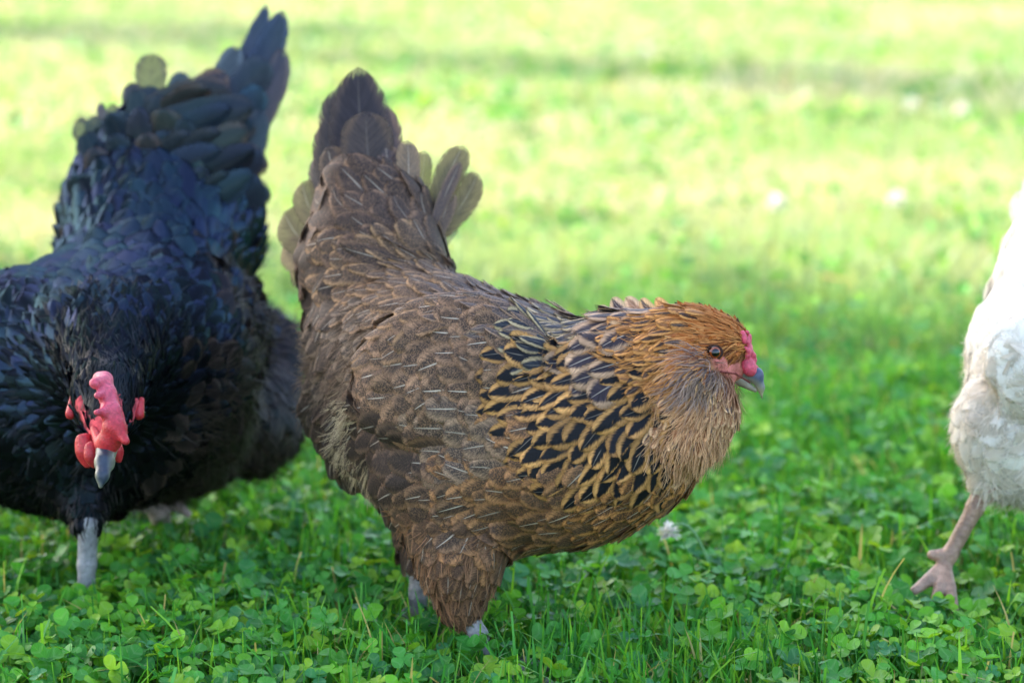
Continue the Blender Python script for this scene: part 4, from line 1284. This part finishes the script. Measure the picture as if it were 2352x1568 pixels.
    tail_feathers(root, [
        (505, 235, 2.161, 612, 9, 2.172, 27, (48, 54, 70), (60, 68, 88), .1, .1, .3, 1, -.05, -.4, 'tip'),
        (545, 230, 2.154, 652, 24, 2.167, 36, (38, 42, 56), (54, 60, 78), .2, .1, .3, 1, -.06, .4, 'tip'),
        (470, 240, 2.150, 545, 108, 2.156, 30, (62, 70, 72), (88, 96, 100), .2, .1, .3, 1, -.03, -.2),
        (572, 340, 2.154, 652, 112, 2.167, 30, (60, 52, 56), (88, 76, 72), .2, .1, .2, 1, -.05, .5),
        (480, 270, 2.140, 616, 138, 2.145, 44, (40, 40, 50), (54, 54, 64), .1, .1, .3, 1, -.04, .3),
        (500, 300, 2.138, 606, 205, 2.143, 38, (36, 46, 56), (46, 66, 78), .2, .1, .3, 1, -.04, .3),
        (415, 262, 2.138, 520, 168, 2.140, 36, (52, 46, 44), (96, 76, 58), .3, .1, .3, 1, .05, 0),
        (440, 300, 2.129, 545, 238, 2.131, 36, (34, 36, 44), (44, 46, 56), .1, .1, .3, 1, .04, .1),
        (450, 340, 2.123, 586, 278, 2.125, 42, (32, 44, 52), (74, 66, 64), .12, .1, .3, 1, .05, .2),
        (505, 420, 2.109, 608, 352, 2.114, 46, (40, 38, 50), (80, 66, 62), .12, .1, .2, 1, .06, .3),
        (520, 500, 2.100, 612, 420, 2.109, 46, (32, 32, 42), (44, 44, 56), .12, .1, .2, 1, .06, .4),
        (560, 420, 2.127, 600, 250, 2.145, 30, (50, 46, 54), (70, 64, 66), .12, .1, .2, 1, -.04, .5),
        (346, 250, 2.150, 349, 123, 2.156, 38, ol, oe, .2, .1, .4, .95, .01, .1),
        (384, 262, 2.145, 424, 166, 2.150, 24, (58, 62, 66), (74, 76, 80), .2, .1, .3, 1, .02, .2),
        (322, 290, 2.145, 298, 190, 2.150, 28, (52, 48, 44), (70, 62, 52), .2, .1, .2, 1, .04, -.3),
        (342, 310, 2.131, 342, 196, 2.136, 34, (40, 42, 50), (52, 54, 60), .1, .1, .4, 1, .02, 0),
        (330, 340, 2.123, 330, 238, 2.127, 34, (36, 46, 54), (48, 60, 66), .1, .1, .4, 1, 0, 0),
        (388, 330, 2.123, 402, 236, 2.127, 32, (38, 50, 56), (50, 62, 66), .1, .1, .3, 1, .02, .1),
        (410, 350, 2.114, 452, 262, 2.118, 34, (38, 46, 48), (52, 58, 58), .1, .1, .5, 1, .04, .1),
        (268, 330, 2.145, 258, 236, 2.150, 22, ol, oe, .2, .1, .3, .95, .04, -.2, 'tip'),
        (256, 330, 2.145, 229, 236, 2.152, 14, (88, 78, 70), (96, 86, 74), .2, .1, .2, 1, .04, -.2),
        (246, 330, 2.140, 170, 280, 2.150, 30, ol, (70, 64, 52), .25, .1, .3, .95, .1, -.2),
        (258, 350, 2.136, 206, 268, 2.140, 26, (70, 66, 54), (60, 56, 50), .25, .1, .3, .95, .1, -.2),
        (236, 380, 2.136, 182, 318, 2.140, 24, (44, 42, 46), (52, 50, 52), .2, .2, .2, 1, .1, -.2),
    ] + fan, fm2, parent=md['tail'])
    # head
    r_ = lin(182, 44, 52); pk = lin(202, 80, 98)
    def comb(q):
        ch = [(228, 868, 1.752, 15), (240, 872, 1.748, 17), (246, 905, 1.738, 20), (256, 945, 1.73, 20), (262, 980, 1.728, 24), (252, 1012, 1.732, 25), (246, 1030, 1.733, 20)]
        for a, b in zip(ch[:-1], ch[1:]): q.cone(P(*a[:3]), P(*b[:3]), px(a[3], a[2]), px(b[3], b[2]), .004)
        for a, b in (((236, 876, 1.74, 14), (218, 880, 1.728, 13)), ((244, 905, 1.735, 11), (224, 908, 1.722, 8)), ((250, 945, 1.73, 14), (222, 947, 1.715, 7)), ((268, 985, 1.728, 18), (289, 1013, 1.72, 9)), ((215, 985, 1.75, 8), (232, 1020, 1.738, 16))):
            q.cone(P(*a[:3]), P(*b[:3]), px(a[3], a[2]), px(b[3], b[2]), .005)
    def ccol(Vv):
        u, v = project(Vv)
        k = np.clip((v - 930) / 50, 0, 1)[:, None]
        return pk * (1 - k) + r_ * k
    sdf_part('comb', comb, .0014, M_RED, root, ccol)
    def upper(q):
        ch = [(245, 1030, 1.738, 25), (240, 1062, 1.724, 21), (235, 1092, 1.715, 14), (231, 1116, 1.712, 5)]
        for a, b in zip(ch[:-1], ch[1:]): q.cone(P(*a[:3]), P(*b[:3]), px(a[3], a[2]), px(b[3], b[2]), .004)
    def bc(Vv):
        u, v = project(Vv)
        k = np.clip((np.abs(u - 237) - 8) / 14 + np.clip((v - 1100) / 20, 0, 1), 0, 1)[:, None] * .75
        return lin(50, 58, 72) * (1 - k) + lin(136, 132, 112) * k
    bk = sdf_part('beak', upper, .0013, M_BEAK, root, bc)
    sdf_part('lower_beak', lambda q: q.cone(P(244, 1050, 1.748), P(234, 1104, 1.722), px(16, 1.74), px(4, 1.72), .003), .0013, M_BEAK, bk, lin(84, 88, 94))
    def wat(u, v, sx, sy, d):
        ax = D(.25, 1, .1); az = nrm((-AX_F * .9 + .45 * AX_R * np.sign(u - 235))[None])[0]; az = az - ax * (az @ ax); az /= np.linalg.norm(az)
        return lambda q: (q.ell(P(u, v, d), [ax, az, np.cross(ax, az)], [px(sy, d), px(9, d), px(sx, d)], .004), q.cone(P(u + (8 if u < 235 else -6), v - sy * .8, d + .002), P(u, v, d), px(9, d), px(12, d), .006))
    sdf_part('wattle', wat(193, 1036, 22, 40, 1.752), .0013, M_RED, root, r_)
    sdf_part('wattle', wat(209, 1046, 13, 30, 1.745), .0013, M_RED, root, r_ * .9)
    sdf_part('wattle', wat(267, 1034, 12, 30, 1.752), .0013, M_RED, root, r_)
    sdf_part('ear_lobe', lambda q: q.cone(P(167, 912, 1.79), P(163, 950, 1.782), px(7, 1.8), px(13, 1.8), .003), .0013, M_RED, root, r_)
    sdf_part('ear_lobe', lambda q: q.cone(P(325, 918, 1.79), P(319, 952, 1.782), px(7, 1.8), px(12, 1.8), .003), .0013, M_RED, root, r_)
    for uu, sg in ((170, -1), (322, 1)):
        c = s.project(P(uu, 948, 1.80)[None], 0, 6)[0]
        eye(root, c - AX_R * sg * .002, .0042, AX_R * sg, (190, 96, 40))
    # legs
    gl = lin(138, 137, 138)
    a = P(203, 1205, 1.90)
    leg(root, [(a, .0086), ((a + f0) / 2, .0070), (f0, .0072)], toes_at(f0, (-.12, -1, 0), (.55, 0, -.55), .055), gl, 1.9)
    a = P(374, 1110, 2.06); b = P(352, 1165, 2.055)
    leg(root, [(a, .010), (P(366, 1170, 2.06), .0095), (f1, .0085)], toes_at(f1, (-.12, -1, 0), (.6, 0, -.6), .05) + [[(b, .006), (P(318, 1160, 2.05), .005), (P(300, 1168, 2.04), .003)], [(P(375, 1150, 2.06), .006), (P(410, 1160, 2.06), .0045), (P(432, 1180, 2.055), .003)]], lin(168, 150, 146), 2.06)


# ------------------------------------------------------------------ white hen
def white_hen():
    f0 = on_ground(2178, 1372, .0)
    root = empty("white_hen", (f0[0] + .12, f0[1] + .02, SOIL), "white hen walking out of the picture, one pinkish leg stretched behind", "hen")
    s = Sdf()
    def C(u, v, d, r, u2, v2, d2, r2, k=.03): s.cone(P(u, v, d), P(u2, v2, d2), px(r, d), px(r2, d2), k)
    C(2440, 860, 1.93, 200, 2640, 860, 1.90, 240, .05)
    C(2640, 860, 1.90, 235, 2780, 850, 1.88, 180, .05)
    C(2415, 780, 1.94, 172, 2440, 640, 1.95, 140, .03)
    C(2455, 600, 1.95, 125, 2485, 470, 1.96, 105, .03)
    C(2310, 985, 1.90, 122, 2360, 1040, 1.90, 105, .02)
    C(2450, 1000, 1.92, 160, 2560, 1010, 1.91, 160, .04)
    C(2290, 1050, 1.895, 60, 2262, 1110, 1.895, 30, .02)
    C(2600, 1100, 1.90, 110, 2600, 1200, 1.90, 45, .03)
    C(2780, 800, 1.87, 140, 2860, 600, 1.84, 75, .05)
    C(2860, 600, 1.84, 72, 2885, 540, 1.83, 58, .03)
    s.ell(P(2470, 850, 1.855), [D(-1, -.25), AX_F, D(-.25, 1)], [px(210, 1.85), px(70, 1.85), px(140, 1.85)], .008)
    V, F = s.mesh(.006)
    mesh_np("body", V, F, M_BODY, root, {'fa': rgba(np.tile(lin(214, 206, 192), (len(V), 1)))})
    fm = feather_mat("white_feather", .75, .12, .25, (.8, .78, .74, 1), soft=.35, bump=.08, streak=(.93, 1.05))
    sm = strand_mat("white_down", .6, .2, .3)
    W = (244, 236, 222); W2 = (232, 220, 200)
    T = {
        't': dict(part='tail', A=W, B=(246, 240, 228), var=.03, dj=.14, layers=[('f', 160, 46, 50, 7)], eW=.2, P=.5, cam=2.4),
        'w': dict(part='back_feathers', A=W, B=(246, 240, 228), var=.02, dj=.14, layers=[('f', 150, 48, 40, 4)], eW=.2, P=.5, cam=1.2),
        'g': dict(part='wing_feathers', A=W, B=(246, 240, 228), var=.03, dj=.1, layers=[('f', 150, 44, 44, 4)], eW=.2, P=.5),
        'f': dict(part='flank_feathers', A=W, B=W2, A2=(204, 190, 168), mixp=.12, var=.04, dj=.3, layers=[('f', 120, 48, 36, 4), ('s', 54, 1.5, 6, 5)], eW=.3, P=.5, curl=.5),
        'd': dict(part='flank_feathers', A=(212, 198, 176), B=(226, 216, 200), var=.06, dj=.4, layers=[('f', 100, 44, 36, 5), ('s', 60, 1.5, 6, 7)], eW=.3, P=.5, curl=.6),
        'r': dict(part='flank_feathers', A=(176, 132, 112), B=(200, 168, 146), var=.06, dj=.4, layers=[('s', 50, 3, 8, 5)], curl=.5),
    }
    G = [(2350, 560, -.4, -1, 'w'), (2330, 640, -.6, -.8, 'w'), (2300, 700, -.8, -.1, 'w'), (2280, 780, -.7, .5, 'w'), (2400, 480, -.3, -1, 't'), (2480, 480, 0, -1, 't'), (2440, 540, -.2, -1, 't'), (2450, 760, -1, -.3, 'w'), (2600, 620, -1, -.2, 'w'), (2750, 700, -.7, .7, 'w'), (2850, 580, -.4, .9, 'w'), (2800, 900, -.3, 1, 'f'),
         (2350, 830, -1, .1, 'g'), (2450, 850, -1, -.1, 'g'), (2550, 850, -1, 0, 'g'), (2330, 780, -.9, .3, 'g'),
         (2220, 920, -.5, .8, 'f'), (2200, 1000, -.3, 1, 'f'), (2280, 960, -.5, .8, 'f'), (2240, 1050, 0, 1, 'f'), (2340, 1000, -.6, .8, 'd'), (2330, 930, -.8, .4, 'd'), (2300, 1080, -.3, 1, 'd'), (2380, 1060, -.5, .8, 'f'), (2330, 1120, -.5, .8, 'd'),
         (2400, 1140, -.6, .5, 'd'), (2310, 1160, -.6, .6, 'r'), (2600, 1180, 0, 1, 'f'), (2550, 1060, -.5, .8, 'f')]
    md = plumage(root, s, V, F, G, T, 1.9 / FPX, fm, sm, ncand=60000, d0=1.92, jit=.01)
    tail_feathers(root, [
        (2440, 620, 1.955, 2335, 440, 1.97, 36, W, W, .2, 0, .2, .95, .06, -.3),
        (2450, 600, 1.95, 2372, 392, 1.97, 40, W, W, .2, 0, .2, 1, .05, -.2),
        (2470, 560, 1.94, 2430, 340, 1.965, 44, W, W, .2, 0, .2, 1, .04, 0),
        (2490, 560, 1.94, 2500, 330, 1.96, 44, W, W, .2, 0, .2, 1, 0, .2),
        (2520, 580, 1.94, 2570, 370, 1.96, 40, W, W, .2, 0, .2, 1, -.04, .3),
        (2410, 680, 1.95, 2305, 560, 1.96, 34, W, W2, .2, 0, .2, .95, .1, -.3),
        (2390, 740, 1.95, 2265, 650, 1.955, 36, W, W2, .2, 0, .2, .97, .1, -.3),
        (2380, 790, 1.94, 2232, 760, 1.94, 38, W, W2, .2, 0, .2, .97, .12, -.2),
        (2390, 820, 1.93, 2234, 818, 1.93, 34, W, W2, .2, 0, .2, 1, .12, -.2),
    ], fm, parent=md['tail'])
    lc = lin(156, 126, 106)
    k0 = P(2268, 1095, 1.895); k1 = P(2240, 1165, 1.895); k2 = P(2182, 1272, 1.897); k3 = P(2168, 1300, 1.897)
    leg(root, [(k0, .0088), (k1, .0068), (k2, .0060), (k3, .0062)], [
        [(k3, .006), (P(2135, 1330, 1.88), .0052), (P(2100, 1356, 1.87), .0035)],
        [(k3, .006), (P(2160, 1345, 1.875), .0052), (P(2146, 1384, 1.862), .0035)],
        [(k3, .006), (P(2180, 1350, 1.875), .0054), (P(2192, 1400, 1.855), .0037)],
        [(k2, .005), (P(2160, 1276, 1.897), .0052), (P(2141, 1274, 1.897), .004)]], lc, 1.9)
    f1 = on_ground(2700, 1420, SOIL + .006); a = P(2605, 1220, 1.90)
    leg(root, [(a, .0085), ((a + f1) / 2, .007), (f1, .0065)], toes_at(f1, (1, -.1, 0)), lc, 1.9)
    # the rest of the head lies beyond the picture's edge
    sdf_part('beak', lambda q: q.cone(P(2925, 540, 1.83), P(2985, 565, 1.83), px(26, 1.83), px(5, 1.83), .003), .0016, M_BEAK, root, lin(200, 170, 110))
    sdf_part('comb', lambda q: [q.cone(P(2850 + 16 * k, 490, 1.83), P(2850 + 18 * k, 450 - 10 * (2 - abs(k - 2)), 1.83), px(16, 1.83), px(7, 1.83), .004) for k in range(5)], .0016, M_RED, root, lin(206, 60, 66))
    for dz in (.02,):
        sdf_part('wattle', lambda q: q.ell(P(2915, 610, 1.83), [AX_R, AX_U, AX_F], [px(22, 1.83), px(34, 1.83), px(10, 1.83)], .003), .0016, M_RED, root, lin(206, 60, 66))
    eye(root, s.project(P(2905, 535, 1.80)[None], 0, 6)[0], .0042, -AX_F, (190, 100, 40))


# ------------------------------------------------------------------ small things in the grass
def clover_flower(head, foot, r, label, group=None, sag=.5):
    root = empty("clover_flower", (foot[0], foot[1], SOIL), label, "flower", group)
    head = np.array(head); foot = np.array(foot)
    m, nt = new_mat("clover_petal"); n = N(nt)
    A = n.attr('fa'); bs = n.add('ShaderNodeBsdfPrincipled'); n.link(A.outputs['Color'], bs.inputs['Base Color']); bs.inputs['Roughness'].default_value = .6
    tr = n.add('ShaderNodeBsdfTranslucent'); n.link(A.outputs['Color'], tr.inputs[0]); mx = n.add('ShaderNodeMixShader'); mx.inputs[0].default_value = .3
    n.link(bs.outputs[0], mx.inputs[1]); n.link(tr.outputs[0], mx.inputs[2]); out = n.add('ShaderNodeOutputMaterial'); n.link(mx.outputs[0], out.inputs[0])
    k = 70
    i = np.arange(k); ph = i * 2.39996; z = 1 - 1.55 * (i + .5) / k
    dv = np.stack([np.sqrt(1 - z * z) * np.cos(ph), np.sqrt(1 - z * z) * np.sin(ph), z], 1)
    dv = nrm(dv + rng.normal(0, .12, dv.shape)); sd = nrm(np.cross(dv, np.array([.1, .2, 1.]))) ; nn = np.cross(dv, sd)
    L = r * rng.uniform(.85, 1.15, (k, 1))
    rows = []
    for t, ww in ((.25, .05), (.6, .16), (.85, .13), (1.0, .03)):
        c = head + dv * L * t + nn * L * .1 * t * t
        rows += [c - sd * L * ww, c + nn * L * .04, c + sd * L * ww]
    Vp = np.stack(rows, 1).reshape(-1, 3)
    b = np.arange(k)[:, None] * 12
    Fp = np.concatenate([b + np.array([[3 * q + c, 3 * q + c + 1, 3 * q + c + 4, 3 * q + c + 3]]) for q in range(3) for c in (0, 1)])
    cp = np.repeat(lin(244, 240, 232) * rng.uniform(.8, 1.05, (k, 1)), 12, axis=0)
    mesh_np("petals", Vp, Fp, m, root, {'fa': rgba(cp)})
    def st(q):
        pr = None
        for t in np.linspace(0, 1, 9):
            c = foot * (1 - t) + head * t + np.array([0, 0, 1]) * sag * .05 * math.sin(math.pi * min(t * .9 + .05, 1))
            if pr is not None: q.cone(pr, c, .0011, .0011, .001)
            pr = c
    sdf_part("stem", st, .0008, leaf_mat("flower_stem", .2, .5, .4, (1, 1, .6, 1)), root, lin(120, 168, 110))


def fallen_leaf(u, v, size, colr, label, seed):
    r = np.random.default_rng(seed)
    p = on_ground(u, v, .012)
    n_ = 9; T = np.linspace(0, 1, n_); a = r.uniform(0, 6.28)
    d = np.array([math.cos(a), math.sin(a), .25]); d /= np.linalg.norm(d); sd = nrm(np.cross([0, 0, 1.], d)[None])[0]; up = np.cross(d, sd)
    Vv = []
    for t in T:
        wv = math.sin(math.pi * min(t * .94 + .03, 1)) ** .8 * .34
        c = d * (t - .5) + up * (.25 * (t - .5) ** 2)
        for x in (-1, -.5, 0, .5, 1): Vv.append(p + size * (c + sd * wv * x + up * (.22 * wv * x * x + r.normal(0, .01))))
    I = np.arange(n_ * 5).reshape(n_, 5)
    Fq = np.stack([I[:-1, :-1], I[:-1, 1:], I[1:, 1:], I[1:, :-1]], -1).reshape(-1, 4)
    fu = np.array([[x, t, seed] for t in T for x in (-1, -.5, 0, .5, 1)], float)
    o = mesh_np("fallen_leaf", np.array(Vv), Fq, leaf_mat("dry_leaf", .25, .6, .3, (1.1, 1, .8, 1), .5), None, {'fa': rgba(np.tile(colr, (len(Vv), 1))), 'fuv': fu})
    tag(o, label, "leaf", "dry leaves fallen on the sunlit lawn")


build_lawn()
tree("shade_tree", (0.3, 0.3), 4.2, 2.75, 1.7, 34000, "big leafy tree whose dense crown shades the three hens", "trees around the lawn", .13, 1)
tree("shade_tree", (1.25, 6.35), 5.2, 1.75, .3, 17000, "small tree casting the shadow band on the lawn above the white hen", "trees around the lawn", .1, 2, .4, -.62)
tree("shade_tree", (-1.6, 8.6), 4.4, 1.3, .35, 13000, "small tree casting the shadow band on the lawn behind the black hen's tail", "trees around the lawn", .1, 3, .5)
brown_hen()
black_hen()
white_hen()
clover_flower(P(1538, 1222, 1.94), on_ground(1650, 1375, SOIL), .0095, "white clover flower bent over in the grass below the brown hen's breast", None, .55)
for i, (u, v, lb) in enumerate([(2080, 285, "white clover flower in the sunlit grass, left one of the pair above the white hen"), (2196, 300, "white clover flower in the sunlit grass, right one of the pair above the white hen"), (2042, 525, "tall white clover flower in the sunlit grass just left of the white hen's tail"), (1475, 148, "white clover flower far off in the shadow band behind the brown hen"), (1768, 535, "white clover flower in the sunlit grass above the brown hen's head")]):
    g_ = on_ground(u, v + 10, SOIL); h_ = g_ + np.array([.01, 0, .055])
    clover_flower(h_, g_, .017, lb, "clover flowers in the sunlit grass", .1)
for i, (u, v, sz, cl, lb) in enumerate([(1092, 212, .075, lin(226, 170, 130), "tan fallen leaf right of the brown hen's tail tip"), (1256, 286, .06, lin(232, 190, 170), "pale pink fallen leaf in the sunlit grass above the brown hen's back"), (1228, 48, .09, lin(220, 150, 120), "reddish fallen leaf farthest off near the top edge of the lawn"), (1786, 196, .07, lin(236, 212, 180), "cream fallen leaf at the edge of the shadow band"), (1912, 640, .045, lin(224, 176, 130), "orange fallen leaf near the shade's edge between brown and white hen")]):
    fallen_leaf(u, v, sz, cl, lb, i + 3)
